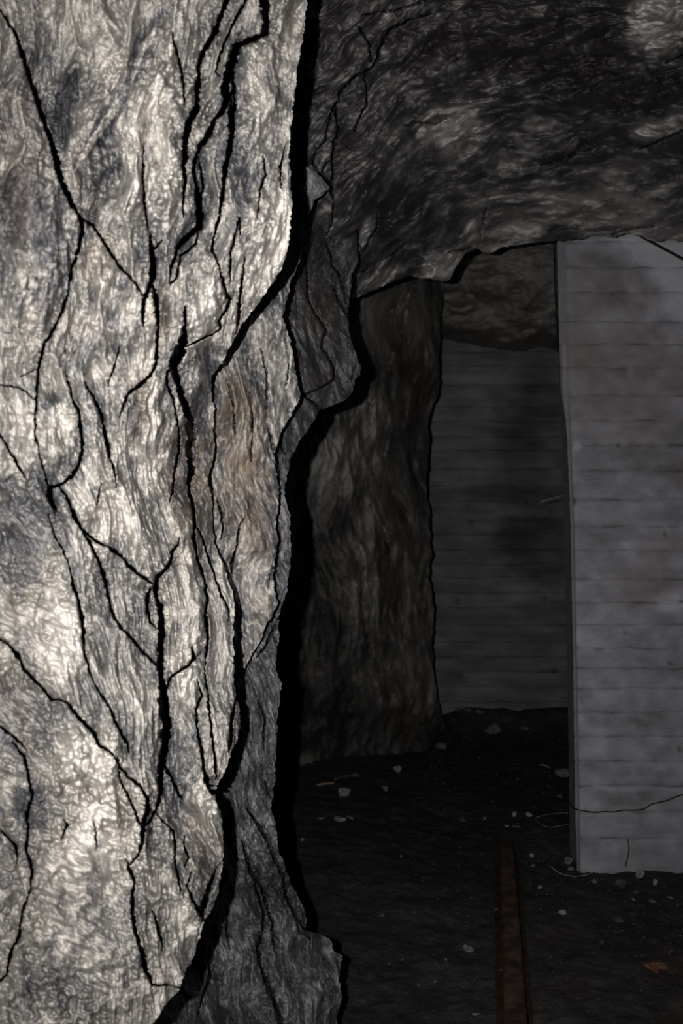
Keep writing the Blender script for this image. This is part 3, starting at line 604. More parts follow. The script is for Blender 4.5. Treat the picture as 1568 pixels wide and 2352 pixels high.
CRACKS_C = [
    [(1010, -20, 4), (979, 0, 5), (946, 13, 4), (910, 23, 4), (880, 27, 2.5), (830, 34, 2)],
    [(987, 31, 3), (940, 45, 3), (895, 66, 5), (882, 87, 5), (871, 110, 6), (867, 130, 5), (857, 153, 6), (836, 166, 5), (806, 182, 5), (802, 191, 5), (778, 212, 6), (778, 227, 4), (770, 237, 5), (771, 273, 4), (778, 298, 6), (770, 321, 7), (762, 357, 5), (760, 372, 3), (764, 398, 3), (760, 421, 6), (765, 470, 3), (763, 510, 3), (749, 541, 3)],
    [(770, 240, 4), (760, 260, 3), (755, 275, 3), (745, 326, 3), (727, 342, 4), (722, 357, 4), (718, 377, 5), (735, 400, 6), (757, 425, 7)],
    [(760, 367, 3), (747, 375, 4), (739, 400, 4)], [(836, 166, 3), (838, 190, 3), (843, 201, 3), (841, 240, 4), (830, 258, 5), (823, 278, 3), (815, 300, 2.5)],
    [(824, 63, 3), (838, 85, 3), (848, 105, 3), (850, 140, 3)], [(820, 530, 4), (822, 560, 4), (826, 580, 5)],
    [(830, 626, 3), (848, 613, 4), (866, 603, 4), (885, 592, 4), (903, 583, 3), (920, 572, 3), (929, 563, 2.5)],
    [(868, 490, 3), (866, 520, 4), (850, 548, 3), (838, 572, 3), (826, 590, 4)],
    [(1568, 300, 3), (1540, 312, 4), (1500, 330, 4), (1470, 340, 2.5)], [(960, 610, 3), (985, 605, 3), (998, 600, 3), (990, 625, 3), (970, 632, 3)],
    [(1240, 380, 2.5), (1280, 370, 3), (1320, 352, 3)], [(1400, 540, 4), (1440, 528, 3), (1500, 520, 3)], [(1030, 578, 3), (1060, 574, 4), (1085, 566, 3)],
    [(1115, 480, 2.5), (1107, 520, 3), (1102, 545, 2.5)], [(925, 290, 3), (960, 280, 3), (1000, 285, 3), (1030, 270, 3)], [(1530, 145, 4), (1568, 125, 4), (1620, 110, 3)],
]
def build_C():
    px = np.r_[spaced(500, 690, 12)[:-1], spaced(690, 1590, 2.7), spaced(1590, 2300, 26)[1:]]
    yl = lipf(px) + 3 * perlin(px / 13, px * 0 + .2, 8) + 1.5 * perlin(px / 5, px * 0 + .2, 9)
    top = spaced(-500, -30, 24)[:-1]
    nf = 270; t = np.linspace(0, 1, nf); ncurl = 12
    fine = -30 + (yl[None] + 30) * t[:, None]
    PY = np.concatenate([np.repeat(top[:, None], len(px), 1), fine], 0); PX = np.repeat(px[None], PY.shape[0], 0)
    D = depthC(PX, PY)
    # foliation: steep on the left, nearly level and rising to the right elsewhere
    g = .22 * PX - 1.05 * 75 * np.log1p(np.exp(np.clip((930 - PX) / 75, -30, 30)))
    U = PY + g + 24 * perlin(PX / 150, PY / 110, 50) + 8 * perlin(PX / 50, PY / 40, 51)
    V = PX - PY * .45
    big = fbm(PX / 190, PY / 120, 4, 900) * .07; med = (.5 - np.abs(fbm(U / 60, V / 150, 3, 920))) * .05 + np.maximum(fbm(U / 26, V / 55, 3, 925), 0) * .022
    sm = fbm(U / 13, V / 50, 3, 940); fi = fbm(PX / 6, PY / 6, 2, 960)
    m = np.abs(fbm(U / 60, V / 260, 4, 980, .55)); mi = np.exp(-(m / .02) ** 2) * sstep(-.1, .3, perlin(PX / 130, PY / 90, 985))
    wx = 2.6 * perlin(PX / 14, PY / 18, 31) + 1.5 * perlin(PX / 5, PY / 6, 32); wy = 2.6 * perlin(PX / 15, PY / 15, 33)
    Xo, Yo = PX + wx, PY + wy
    rows_y = PY.mean(1)
    # fissure masks want rows of one height, so they are laid out on columns here
    G = np.zeros_like(PX); L = np.zeros_like(PX)
    for cr in CRACKS_C:
        for (x0, y0, w0), (x1, y1, w1) in zip(cr[:-1], cr[1:]):
            j0 = np.searchsorted(px, min(x0, x1) - 45); j1 = np.searchsorted(px, max(x0, x1) + 45)
            if j1 <= j0: continue
            X = Xo[:, j0:j1]; Y = Yo[:, j0:j1]; dx, dy = x1 - x0, y1 - y0
            tt = np.clip(((X - x0) * dx + (Y - y0) * dy) / (dx * dx + dy * dy), 0, 1)
            ex, ey = X - x0 - tt * dx, Y - y0 - tt * dy; d = np.hypot(ex, ey); wd = w0 + (w1 - w0) * tt
            G[:, j0:j1] = np.maximum(G[:, j0:j1], sstep(-1.3, 1.3, wd / 2 - d))
            l = np.sign(dx * ey - dy * ex) * wd * np.exp(-d / 16) / 10; cur = L[:, j0:j1]
            L[:, j0:j1] = np.where(np.abs(l) > np.abs(cur), l, cur)
    chipm = blobs(PX, PY, [(1010, 615, 62, 42, 1, -20)], .1)
    slabm = blobs(PX, PY, [(885, 640, 75, 30, 1, -28)], .1)
    D = D - big - med - sm * .005 - fi * .001 + mi * .012 + G * .14 - L * .015 - chipm * .08 - slabm * .06
    lump = fbm(U / 46, V / 78, 4, 1000, .58); fl = sstep(.1, .45, fbm(U / 11, V / 24, 3, 1005))
    tone = .34 + .21 * lump + .10 * fbm(PX / 90, PY / 70, 3, 1010) + .05 * sm - .12 * mi
    band = sstep(370, 470, PY + .10 * (PX - 1300)) * sstep(960, 1120, PX)
    tone = tone + band * (.22 + .22 * perlin(U / 26, V / 190, 1015)) + .12 * fl * sstep(.2, .45, tone)
    tone = tone + blobs(PX, PY, [(1040, 275, 90, 42, .42, -25), (1080, 300, 60, 40, .26), (990, 330, 110, 40, .18, -15), (1240, 285, 48, 20, .42, -10), (1500, 300, 60, 26, .44, -15), (1515, 55, 95, 80, .62), (1215, 345, 30, 20, .3), (1420, 440, 46, 32, .30), (1450, 472, 120, 16, .28, -6),
                                 (1300, 470, 130, 22, .2, -10), (1195, 525, 75, 18, .3, -10), (1018, 615, 62, 36, .62, -20), (870, 645, 66, 20, .46, -28), (846, 520, 16, 44, .5, 25), (870, 250, 30, 20, .16), (1085, 520, 32, 14, .22), (1120, 440, 60, 25, .12), (745, 350, 22, 50, .16, 20), (800, 240, 30, 50, .10), (1290, 440, 70, 24, .16, -12), (1380, 395, 70, 18, .16, -14),
                                 (1230, 100, 250, 130, -.24), (1430, 200, 170, 70, -.22), (900, 490, 100, 75, -.20), (930, 100, 140, 80, -.12), (760, 200, 70, 200, -.08), (830, 400, 60, 80, -.08), (1330, 380, 90, 30, -.03)], .3)
    tone = np.clip(tone - .2 * G, 0, 1)
    k = np.arange(1, ncurl + 1)[:, None] / ncurl
    cD = D[-1:] + .01 + .9 * k ** 1.5; cY = PY[-1:] - 3 - 60 * k
    PXf = np.concatenate([PX, np.repeat(PX[-1:], ncurl, 0)]); PYf = np.concatenate([PY, cY]); D = np.concatenate([D, cD])
    ext = lambda a: np.concatenate([a, np.repeat(a[-1:], ncurl, 0)])
    me = mesh_np('ceiling', W(PXf, PYf, D).reshape(-1, 3), grid_quads(*PXf.shape).reshape(-1, 4), {'tone': ext(tone).ravel(), 'rust': (ext(tone) * 0 + .12).ravel()})
    o = link('ceiling', me, M_CEIL)
    tag(o, 'dark arched rock vault with tan bands above the concrete walls', kind='structure')
    return o
ceiling = build_C()

# ------------------------------------------------------------------ the far rock wall, and the rock over the back wall
EDGE_D = [(450, 1040), (640, 1022), (700, 1016), (770, 1012), (790, 1010), (850, 1009), (880, 1011), (920, 1003), (932, 994), (960, 988), (985, 984), (1010, 988), (1060, 984), (1120, 980), (1150, 979), (1160, 985), (1190, 988), (1225, 988), (1258, 990), (1272, 996), (1285, 991), (1300, 987), (1330, 987), (1370, 993), (1400, 998), (1440, 996), (1480, 993), (1530, 996), (1570, 1000), (1610, 1006), (1660, 1022), (1760, 1060), (1900, 1080)]
depthD = tps([(560, 450, 3.0), (560, 1100, 3.5), (560, 1700, 4.4), (700, 600, 3.3), (700, 1000, 3.75), (700, 1400, 4.2), (700, 1720, 4.85), (840, 690, 3.6), (850, 900, 4.05), (850, 1200, 4.3), (840, 1450, 4.6), (860, 1720, 5.3), (930, 800, 4.6), (930, 1100, 4.8), (930, 1400, 4.9), (940, 1690, 5.45), (1005, 650, 5.4), (1008, 850, 5.4), (985, 1000, 5.3), (985, 1200, 5.35), (995, 1450, 5.4), (1005, 1600, 5.6), (1040, 1750, 5.9), (1030, 450, 5.3), (560, 1900, 4.7), (700, 2000, 5.1), (1060, 2000, 6.0)])
def toneD(PX, PY, U, V):
    t = .42 + .14 * fbm(U / 45, V / 120, 4, 1100) + .12 * fbm(PX / 90, PY / 130, 3, 1110)
    return t + blobs(PX, PY, [(900, 740, 95, 110, .24), (870, 760, 60, 90, .12), (850, 950, 40, 70, .16), (760, 1100, 40, 70, .14), (830, 1400, 25, 120, .14, 5), (950, 880, 30, 60, .05), (930, 1280, 60, 120, .06), (950, 1560, 40, 100, .05), (740, 1500, 100, 260, -.30), (850, 1690, 200, 110, -.28), (930, 1680, 90, 60, -.1), (760, 1250, 60, 140, -.08), (910, 820, 30, 60, -.1)])
CRACKS_D = [[(960, 1100, 4), (975, 1140, 4), (982, 1165, 4)], [(835, 1300, 7), (830, 1370, 6), (836, 1440, 7), (850, 1500, 6), (880, 1560, 5)], [(880, 1210, 5), (890, 1260, 6), (885, 1300, 4)], [(840, 880, 4), (850, 940, 5), (848, 1000, 4)],
            [(985, 1290, 4), (972, 1350, 4), (968, 1400, 3)], [(890, 720, 4), (930, 690, 4), (952, 650, 5)], [(905, 1440, 4), (890, 1400, 4)], [(905, 800, 5), (890, 850, 4)], [(960, 1640, 4), (985, 1680, 5)]]
wall_far = bpy.data.objects.new('wall_far_left', None); sc.collection.objects.link(wall_far)
tag(wall_far, 'shadowy rock side wall further along the tunnel, left of the back wall', kind='structure')
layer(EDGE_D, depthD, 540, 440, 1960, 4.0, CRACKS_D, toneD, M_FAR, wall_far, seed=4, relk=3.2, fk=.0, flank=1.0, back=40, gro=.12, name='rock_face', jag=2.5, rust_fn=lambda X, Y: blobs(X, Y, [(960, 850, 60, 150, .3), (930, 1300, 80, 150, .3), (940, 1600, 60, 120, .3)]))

def build_E():
    LOW = line_fn([(900, 770), (1012, 785), (1040, 795), (1080, 793), (1130, 800), (1160, 806), (1185, 809), (1210, 806), (1240, 795), (1262, 800), (1290, 812), (1420, 815), (1700, 815)])
    px = spaced(930, 1420, 4.5); yl = LOW(px) + 2.5 * perlin(px / 12, px * 0, 61); t = np.linspace(0, 1, 80)
    PY = 440 + (yl[None] - 440) * t[:, None]; PX = np.repeat(px[None], 80, 0)
    v = (yl[None] - PY)
    D = 5.72 + .95 * np.exp(-v / 40) - fbm(PX / 130, PY / 70, 4, 1200) * .16 - (.5 - np.abs(fbm((PX * .3 + PY) / 50, (PX - PY * .3) / 170, 3, 1210))) * .11 - fbm(PX / 20, PY / 10, 3, 1220) * .015 - .0006 * (PX - 1010)
    D = D + .16 * blobs(PX, PY, [(1060, 690, 50, 30, 1)]) 
    tone = .66 + .12 * fbm((PX * .25 + PY) / 24, (PX - .25 * PY) / 90, 4, 1230) + .1 * fbm(PX / 60, PY / 50, 3, 1240) + blobs(PX, PY, [(1170, 620, 120, 45, .06), (1100, 720, 60, 18, .10, 20), (1050, 740, 60, 30, -.15), (1230, 760, 70, 20, -.05)])
    k = np.arange(1, 9)[:, None] / 8
    PXf = np.concatenate([PX, np.repeat(PX[-1:], 8, 0)]); PYf = np.concatenate([PY, PY[-1:] - 10 * k]); D = np.concatenate([D, D[-1:] + .9 * k])
    ext = lambda a: np.concatenate([a, np.repeat(a[-1:], 8, 0)])
    me = mesh_np('rock_lintel', W(PXf, PYf, D).reshape(-1, 3), grid_quads(*PXf.shape).reshape(-1, 4), {'tone': np.clip(ext(tone), 0, 1).ravel(), 'rust': (ext(tone) * 0 + .1).ravel()})
    return tag(link('rock_lintel', me, M_FAR), 'rough rock band hanging over the top of the concrete back wall', kind='structure')
build_E()

# ------------------------------------------------------------------ board-marked concrete: partition on the right, wall at the back
YP, YPB = 3.40, 3.62
JOINTS_P = [440, 500, 555, 614, 671, 738, 791, 844, 908, 966, 1023, 1081, 1147, 1209, 1265, 1331, 1385, 1434, 1490, 1536, 1582, 1636, 1692, 1749, 1806, 1866, 1927, 2010]
pl_f = line_fn([(440, 1295), (555, 1299), (700, 1302), (795, 1304), (900, 1307), (1000, 1311), (1070, 1313), (1145, 1316), (1200, 1318), (1450, 1323), (1700, 1328), (1980, 1332), (2040, 1333)])
pl_b = line_fn([(440, 1273), (555, 1277), (700, 1280), (795, 1283), (900, 1286), (960, 1295), (1000, 1299), (1070, 1303), (1145, 1306), (1200, 1308), (1450, 1313), (1700, 1316), (1860, 1318), (1980, 1324), (2040, 1325)])
def tone_conc_P(PX, PY):
    t = .50 + .13 * fbm(PX / 130, PY / 60, 4, 1300) + .13 * fbm(PX / 45, PY / 30, 4, 1310)
    t = t + .10 * sstep(850, 1500, PY)
    t = t + blobs(PX, PY, [(1640, 610, 190, 190, .55), (1500, 560, 110, 50, .34), (1410, 640, 90, 70, -.10), (1490, 650, 30, 60, -.20, -35), (1400, 760, 90, 50, .05), (1420, 820, 150, 60, -.06),
                           (1520, 1060, 100, 40, -.14), (1560, 1085, 50, 30, -.12), (1480, 1215, 90, 20, .10), (1460, 1250, 60, 14, .16), (1500, 1340, 90, 40, -.16), (1550, 1375, 60, 24, .28, -12), (1530, 1395, 70, 14, .14), (1480, 1390, 60, 12, -.10), (1420, 1230, 70, 14, -.05),
                           (1420, 1660, 100, 16, -.10), (1450, 1835, 90, 20, -.24), (1380, 1820, 20, 12, -.2), (1460, 1812, 110, 7, .16), (1500, 1640, 30, 8, -.16), (1400, 1930, 60, 12, -.05), (1475, 1880, 12, 24, -.14), (1395, 1895, 14, 8, -.15), (1510, 1880, 60, 20, .05),
                           (1448, 852, 9, 14, .3), (1325, 1025, 13, 9, .34), (1420, 1024, 6, 5, -.4), (1318, 1152, 5, 10, -.5), (1406, 675, 5, 4, -.5), (1335, 1607, 4, 4, -.5), (1526, 1224, 6, 5, -.4), (1565, 1381, 6, 4, -.6), (1372, 1493, 14, 6, -.2), (1435, 1455, 4, 4, -.4), (1538, 1522, 8, 6, -.3), (1560, 1720, 5, 4, -.5), (1350, 1350, 14, 4, -.3), (1525, 1780, 18, 6, -.2)], .2)
    return t
def rust_conc_P(PX, PY):
    return blobs(PX, PY, [(1400, 850, 200, 130, .38), (1330, 720, 60, 160, .3), (1460, 960, 120, 80, .2), (1480, 1350, 90, 70, .25), (1430, 670, 90, 60, .25), (1560, 1090, 50, 40, .2), (1520, 1250, 60, 60, .2)])

def course_mesh(name, y0, y1, front, side, Y, Yb, tone_fn, rust_fn, seed, px_right, step, proud, jd):
    """one board's width of concrete: faces the camera, turns the left corner if it has a side; its long edges dip into the joint"""
    rows = np.array([0, .03, .08, .16, .3, .5, .7, .84, .92, .97, 1.0])
    ry = np.array([1, .55, .12, 0, 0, 0, 0, 0, .12, .55, 1])       # how far a row dips into the joint
    PY = y0 + (y1 - y0) * rows
    cols = spaced(0, 1, step / (px_right - front(0.5 * (y0 + y1))))
    nr, nf = len(rows), len(cols)
    co = []; tone = []; rust = []; r0 = random.Random(seed)
    for i in range(nr):
        xl = float(front(PY[i]))
        px = xl + (px_right - xl) * cols
        wav = 3.0 * perlin(px / 75, px * 0 + y0 * .37 if rows[i] < .5 else px * 0 + y1 * .37, 70) + 1.0 * perlin(px / 14, px * 0 + (y0 if rows[i] < .5 else y1) * .37, 71)
        pyr = PY[i] + wav * (1 if True else 0)
        rec = ry[i] * jd * (0.55 + .9 * np.clip(.5 + perlin(px / 60, px * 0 + y0, 72), 0, 1))
        yy = Y - proud + rec + .0015 * perlin(px / 30, pyr / 9, 73) + .004 * fbm(px / 130, pyr / 60, 3, 77)
        corner = np.exp(-(px - xl) / 3.0); yy = yy + corner * .006          # worn arris
        D = yy / (CT - (CY - pyr) / F * ST)
        front_pts = W(px, pyr, D)
        tn = tone_fn(px, pyr) - (.26 if side is not None else .14) * ry[i] * np.clip(.15 + 1.9 * perlin(px / 80, px * 0 + (y0 if rows[i] < .5 else y1), 74), 0, 1)
        rs = rust_fn(px, pyr)
        if side is not None:
            xb = float(side(PY[i])); k = np.linspace(0, 1, 9)[:-1]
            spx = xb + (front_pts[0, 0] * 0) ; pb = np.array(W(xb, PY[i], Yb / (CT - (CY - PY[i]) / F * ST)))
            ridge = .007 * np.exp(-((k - .45) / .16) ** 2) * (PY[i] > 790)
            sp = pb[None] + (front_pts[0][None] - pb[None]) * k[:, None]; sp[:, 0] += -ridge + .5 * ry[i] * jd
            back = pb + np.array([.10, .02, 0])
            front_pts = np.concatenate([back[None], sp, front_pts]); tn = np.concatenate([np.full(9, .56), tn]); rs = np.concatenate([np.zeros(9), rs])
        co.append(front_pts); tone.append(tn); rust.append(rs)
    co = np.array(co)
    return mesh_np(name, co.reshape(-1, 3), grid_quads(co.shape[0], co.shape[1])[:, :, ::-1].reshape(-1, 4) if False else grid_quads(co.shape[0], co.shape[1]).reshape(-1, 4),
                   {'tone': np.clip(np.array(tone), 0, 1).ravel(), 'rust': np.array(rust).ravel()})

def box_between(bm, lo, hi):
    v = [bm.verts.new((x, y, z)) for x in (lo[0], hi[0]) for y in (lo[1], hi[1]) for z in (lo[2], hi[2])]
    for f in ((0, 1, 3, 2), (4, 6, 7, 5), (0, 4, 5, 1), (2, 3, 7, 6), (0, 2, 6, 4), (1, 5, 7, 3)): bm.faces.new([v[i] for i in f])

def core(name, px_left, px_right, y_top, y_bot, Y0, Y1, label):
    """the body of the wall behind the board faces; its left side follows the leaning edge"""
    bm = bmesh.new(); tl = bm.verts.layers.float.new('tone'); rl = bm.verts.layers.float.new('rust')
    ring = []
    for py in np.linspace(y_top, y_bot, 12):
        xl, xr = px_left(py), px_right
        a, b = at_y(xl, py, Y0), at_y(xr, py, Y0)
        ring.append([bm.verts.new(p) for p in (a, b, Vector((b.x, Y1, b.z)), Vector((a.x, Y1, a.z)))])
    for r0, r1 in zip(ring[:-1], ring[1:]):
        for i in range(4): bm.faces.new((r0[i], r0[(i + 1) % 4], r1[(i + 1) % 4], r1[i]))
    bm.faces.new(ring[0]); bm.faces.new(ring[-1])
    for v in bm.verts: v[tl] = .25
    bmesh.ops.recalc_face_normals(bm, faces=bm.faces)
    me = bpy.data.meshes.new(name); bm.to_mesh(me); bm.free()
    return tag(link(name, me, M_CONC), label, kind='structure')

wall_right = core('wall_right', lambda y: pl_f(y) + 9, 2300, 441, 2008, YP + .012, YPB, 'pale board-marked concrete partition on the right, standing nearest the camera')
for k, (a, b) in enumerate(zip(JOINTS_P[:-1], JOINTS_P[1:])):
    me = course_mesh('board_course', a, b, pl_f, pl_b, YP, YP + .055, tone_conc_P, rust_conc_P, k, 2300, 5.0, random.Random(k * 3).uniform(-.002, .003), .005)
    link('board_course', me, M_CONC, wall_right)

YB = 6.42
JOINTS_B = [740, 776, 808, 842, 884, 933, 968, 1003, 1034, 1076, 1117, 1152, 1195, 1227, 1262, 1296, 1326, 1362, 1396, 1436, 1474, 1508, 1543, 1577, 1613, 1648, 1690]
def tone_conc_B(PX, PY):
    t = .36 + .14 * fbm(PX / 150, PY / 22, 4, 1400) + .10 * fbm(PX / 60, PY / 60, 3, 1410)
    return t + blobs(PX, PY, [(1060, 960, 90, 140, .12), (1100, 860, 80, 60, .06), (1230, 950, 60, 110, -.18), (1190, 1010, 60, 90, -.14), (1280, 1010, 50, 30, .16), (1090, 1090, 100, 30, .10), (1150, 1135, 180, 16, -.14), (1230, 1220, 80, 120, -.22), (1180, 1250, 60, 60, -.14), (1060, 1170, 70, 60, .04),
                              (1120, 1300, 80, 50, .06), (1200, 1360, 110, 26, .12), (1060, 1380, 70, 30, .06), (1280, 1310, 60, 14, -.14), (1060, 1560, 14, 10, -.2), (1230, 900, 6, 4, -.4), (1273, 1542, 8, 5, -.5), (1295, 1604, 6, 5, -.4), (1050, 1380, 5, 8, -.3), (1080, 1202, 8, 8, -.25), (1070, 1164, 5, 4, -.35), (1210, 1150, 5, 5, -.35), (1252, 1375, 5, 6, -.35), (1040, 1550, 30, 10, -.2), (1110, 1590, 90, 30, .08)], .2)
wall_back = core('wall_back', lambda y: 930.0, 1900, 742, 1688, YB + .02, YB + .3, 'dim board-marked concrete wall closing the tunnel behind the partition')
for k, (a, b) in enumerate(zip(JOINTS_B[:-1], JOINTS_B[1:])):
    me = course_mesh('board_course', a, b, lambda y: y * 0 + 920.0, None, YB, 0, tone_conc_B, lambda X, Y: X * 0, k + 50, 1500, 8.0, random.Random(k * 5).uniform(-.004, .005), .008)
    link('board_course', me, M_CONC, wall_back)

# ------------------------------------------------------------------ floor
def floor_h(x, y):
    h = .020 * fbm(x * 1.3, y * 1.3, 4, 1500) + .010 * fbm(x * 7, y * 7, 3, 1510)
    h = h * (1 - .85 * np.exp(-((x - (.73 - (3.7 - y) * .19)) / .10) ** 2) * sstep(3.9, 3.7, y)) - .004 * np.exp(-((x - (.73 - (3.7 - y) * .19)) / .08) ** 2) * sstep(3.9, 3.7, y)
    h = h + .135 * np.exp(-((y - 6.42) / .30) ** 2) * sstep(.6, 1.0, x)          # rubble against the back wall
    h = h + .05 * sstep(.55, -.2, x) * sstep(2.2, 3.2, y)
    return h
def build_floor():
    ys = np.r_[spaced(.3, 1.9, .06)[:-1], 1.9 + (6.6 - 1.9) * np.linspace(0, 1, 330) ** 1.35]
    xs = np.r_[spaced(-2.2, -.5, .08)[:-1], spaced(-.5, 2.4, .012), spaced(2.4, 3.6, .08)[1:]]
    X, Y = np.meshgrid(xs, ys)
    Z = floor_h(X, Y)
    lump = fbm(X * 22, Y * 22, 3, 1520); Z = Z + .004 * lump + .003 * np.maximum(perlin(X * 45, Y * 45, 1530) - .2, 0)
    tone = .44 + .12 * fbm(X * 3, Y * 3, 4, 1540) + .12 * perlin(X * 40, Y * 40, 1550)
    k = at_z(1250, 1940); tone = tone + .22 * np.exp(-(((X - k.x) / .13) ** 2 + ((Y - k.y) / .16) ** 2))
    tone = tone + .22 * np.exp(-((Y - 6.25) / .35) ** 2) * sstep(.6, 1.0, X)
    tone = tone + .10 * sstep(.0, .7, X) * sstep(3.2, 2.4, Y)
    rust = .25 * np.exp(-((X - 1.0) / .4) ** 2) * sstep(3.2, 2.6, Y) * (.5 + perlin(X * 4, Y * 4, 1560))
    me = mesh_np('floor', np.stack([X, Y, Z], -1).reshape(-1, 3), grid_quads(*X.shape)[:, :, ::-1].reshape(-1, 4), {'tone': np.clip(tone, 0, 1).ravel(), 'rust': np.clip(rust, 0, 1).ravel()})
    return tag(link('floor', me, M_SOIL), 'dark dirt floor of the tunnel strewn with small stones', kind='structure')
build_floor()

def fz(x, y): return float(floor_h(np.array(x), np.array(y)))
def on_floor(px, py):
    """first point of the sight line that lies under the floor surface"""
    D = np.linspace(1.4, 7.2, 5800); P = W(px, py, D)
    k = int(np.argmax(P[:, 2] < floor_h(P[:, 0], P[:, 1])))
    return Vector(P[k])

# ------------------------------------------------------------------ loose things on the floor
def stone_obj(name, px, py, wpx, hpx, mat, seed):
    """an angular stone whose foot rests on the floor"""
    p = on_floor(px, py + hpx * .5)
    d = p.y
    rx = wpx * d / F / 2; rz = max(hpx * d / F / 2, .004)
    bm = bmesh.new(); bmesh.ops.create_icosphere(bm, subdivisions=3 if wpx > 12 else 2, radius=1)
    r = random.Random(seed); cuts = [(Vector((r.gauss(0, 1), r.gauss(0, 1), r.gauss(0, 1))).normalized(), r.uniform(.35, .75)) for _ in range(13)]
    for v in bm.verts:
        for n, c in cuts:
            e = v.co.dot(n) - c
            if e > 0: v.co -= n * e * .92
        v.co *= 1 + .09 * mnoise.fractal(v.co * 1.8 + Vector((seed, 0, 0)), .8, 2, 3)
    mx = max(abs(v.co.x) for v in bm.verts); mz = max(abs(v.co.z) for v in bm.verts)
    for v in bm.verts:
        v.co.x *= rx / mx; v.co.y *= rx * .85; v.co.z *= rz / mz
    zmin = min(v.co.z for v in bm.verts)
    for v in bm.verts: v.co.z -= zmin + rz * .12
    me = bpy.data.meshes.new(name); bm.to_mesh(me); bm.free()
    o = link(name, me, mat); o.location = (p.x, p.y + rx * .5, fz(p.x, p.y + rx * .5)); 
    return o
G_ST = 'loose stones on the tunnel floor'
STONES = [
    (914, 1768, 22, 18, 1, 'rounded pale stone standing out alone on the dark floor before the far rock wall'),
    (1297, 1775, 44, 26, 0, 'pale broad stone half hidden behind the left edge of the concrete partition'),
    (1013, 1714, 26, 20, 0, 'grey stone at the foot of the far rock wall beside the back wall'),
    (787, 1822, 38, 20, 1, 'large pale flat stone slab near the cracked rock wall on the left'),
    (781, 1884, 28, 11, 1, 'light flat stone just below the large pale slab on the left'),
    (804, 1878, 20, 6, 0, 'thin grey flake touching the light flat stone on the left'),
    (736, 1881, 22, 6, 0, 'narrow flat chip closest to the rock wall shadow, left of the light flat stone'),
    (1061, 1883, 24, 7, 2, 'brownish flat chip in the middle of the floor left of the rail end'),
    (1113, 1879, 9, 8, 0, 'small grey pebble just left of the stones above the rail end'),
    (1182, 1870, 11, 14, 1, 'upright pale stone chip above the end of the rusty rail'),
    (1217, 1871, 18, 10, 1, 'pale stone chip left of the thin wire loop'),
    (1163, 1897, 13, 6, 1, 'small flat pale chip lying at the very end of the rusty rail'),
    (1187, 1899, 20, 6, 0, 'flat grey chip right beside the end of the rusty rail'),
    (883, 1812, 15, 14, 0, 'dull stone right of the large pale slab on the left'),
    (1286, 1829, 12, 10, 0, 'small stone close to the partition edge below the broad pale stone'),
    (1134, 1676, 44, 32, 0, 'large rubble block leaning at the foot of the back wall'),
    (1074, 1634, 22, 12, 0, 'square pale rubble piece on top of the heap at the back wall'),
    (1052, 1632, 15, 11, 0, 'leftmost small rubble piece on the heap at the back wall'),
    (1106, 1637, 26, 11, 0, 'long rubble piece above the large block at the back wall'),
    (1209, 1675, 24, 8, 0, 'flat rubble piece right of the large block at the back wall'),
    (1100, 1740, 10, 8, 2, 'brownish pebble in front of the heap at the back wall'),
    (694, 1929, 9, 8, 0, 'small pebble at the shadow edge under the cracked rock wall'),
    (1306, 1978, 22, 15, 0, 'grey stone against the left foot of the concrete partition'),
    (1312, 1994, 19, 12, 0, 'stone just in front of the one at the left foot of the partition'),
    (1221, 1966, 11, 10, 1, 'small pale pebble right of the rail, left of the curved wire'),
    (1225, 1988, 11, 9, 0, 'small grey pebble left of the end of the curved wire'),
    (1240, 2039, 11, 9, 1, 'bright small pebble below the curved wire'),
    (1292, 2096, 18, 13, 1, 'pale pebble lying alone on bare dirt right of the rail'),
    (1470, 2011, 26, 18, 1, 'largest pale stone in front of the concrete partition'),
    (1506, 2025, 13, 18, 1, 'upright pale stone right of the largest stone at the partition'),
    (1431, 2033, 30, 22, 2, 'dark flat stone below the largest stone at the partition'),
    (1464, 2051, 18, 10, 2, 'brown chip below the largest stone at the partition'),
    (1455, 2067, 9, 8, 0, 'tiny grey chip under the brown chip'),
    (1498, 2072, 18, 6, 0, 'thin pale flake below the upright stone at the partition'),
    (1540, 2063, 16, 7, 0, 'grey flake at the right frame edge below the partition'),
    (1425, 2117, 32, 10, 2, 'wide dark flat stone midway between the partition and the orange leaf'),
    (1382, 2165, 13, 10, 2, 'small dark stone left of the orange leaf'),
    (1365, 2024, 13, 9, 0, 'grey pebble under the middle of the curved wire'),
    (1139, 2090, 12, 9, 2, 'dark pebble touching the left side of the rusty rail'),
    (1149, 2231, 13, 10, 2, 'dark stone left of the rusty rail near the bottom of the picture'),
    (1075, 2182, 28, 18, 0, 'grey lumpy stone on the open floor left of the rail'),
    (1091, 2333, 22, 5, 1, 'thin pale flake at the bottom of the picture left of the rail'),
    (878, 2103, 12, 8, 2, 'brownish pebble in the middle of the dark floor'),
    (1024, 2204, 9, 8, 0, 'small grey pebble left of the lumpy stone'),
    (922, 1967, 7, 6, 1, 'tiny bright pebble on the dark middle of the floor'),
]
for k, (px, py, wp, hp, mt, lab) in enumerate(STONES):
    o = stone_obj('stone', px, py, wp, hp, (M_STONE, M_STONE2, M_STONE3)[mt], k * 7 + 3)
    tag(o, lab, 'stone', G_ST)

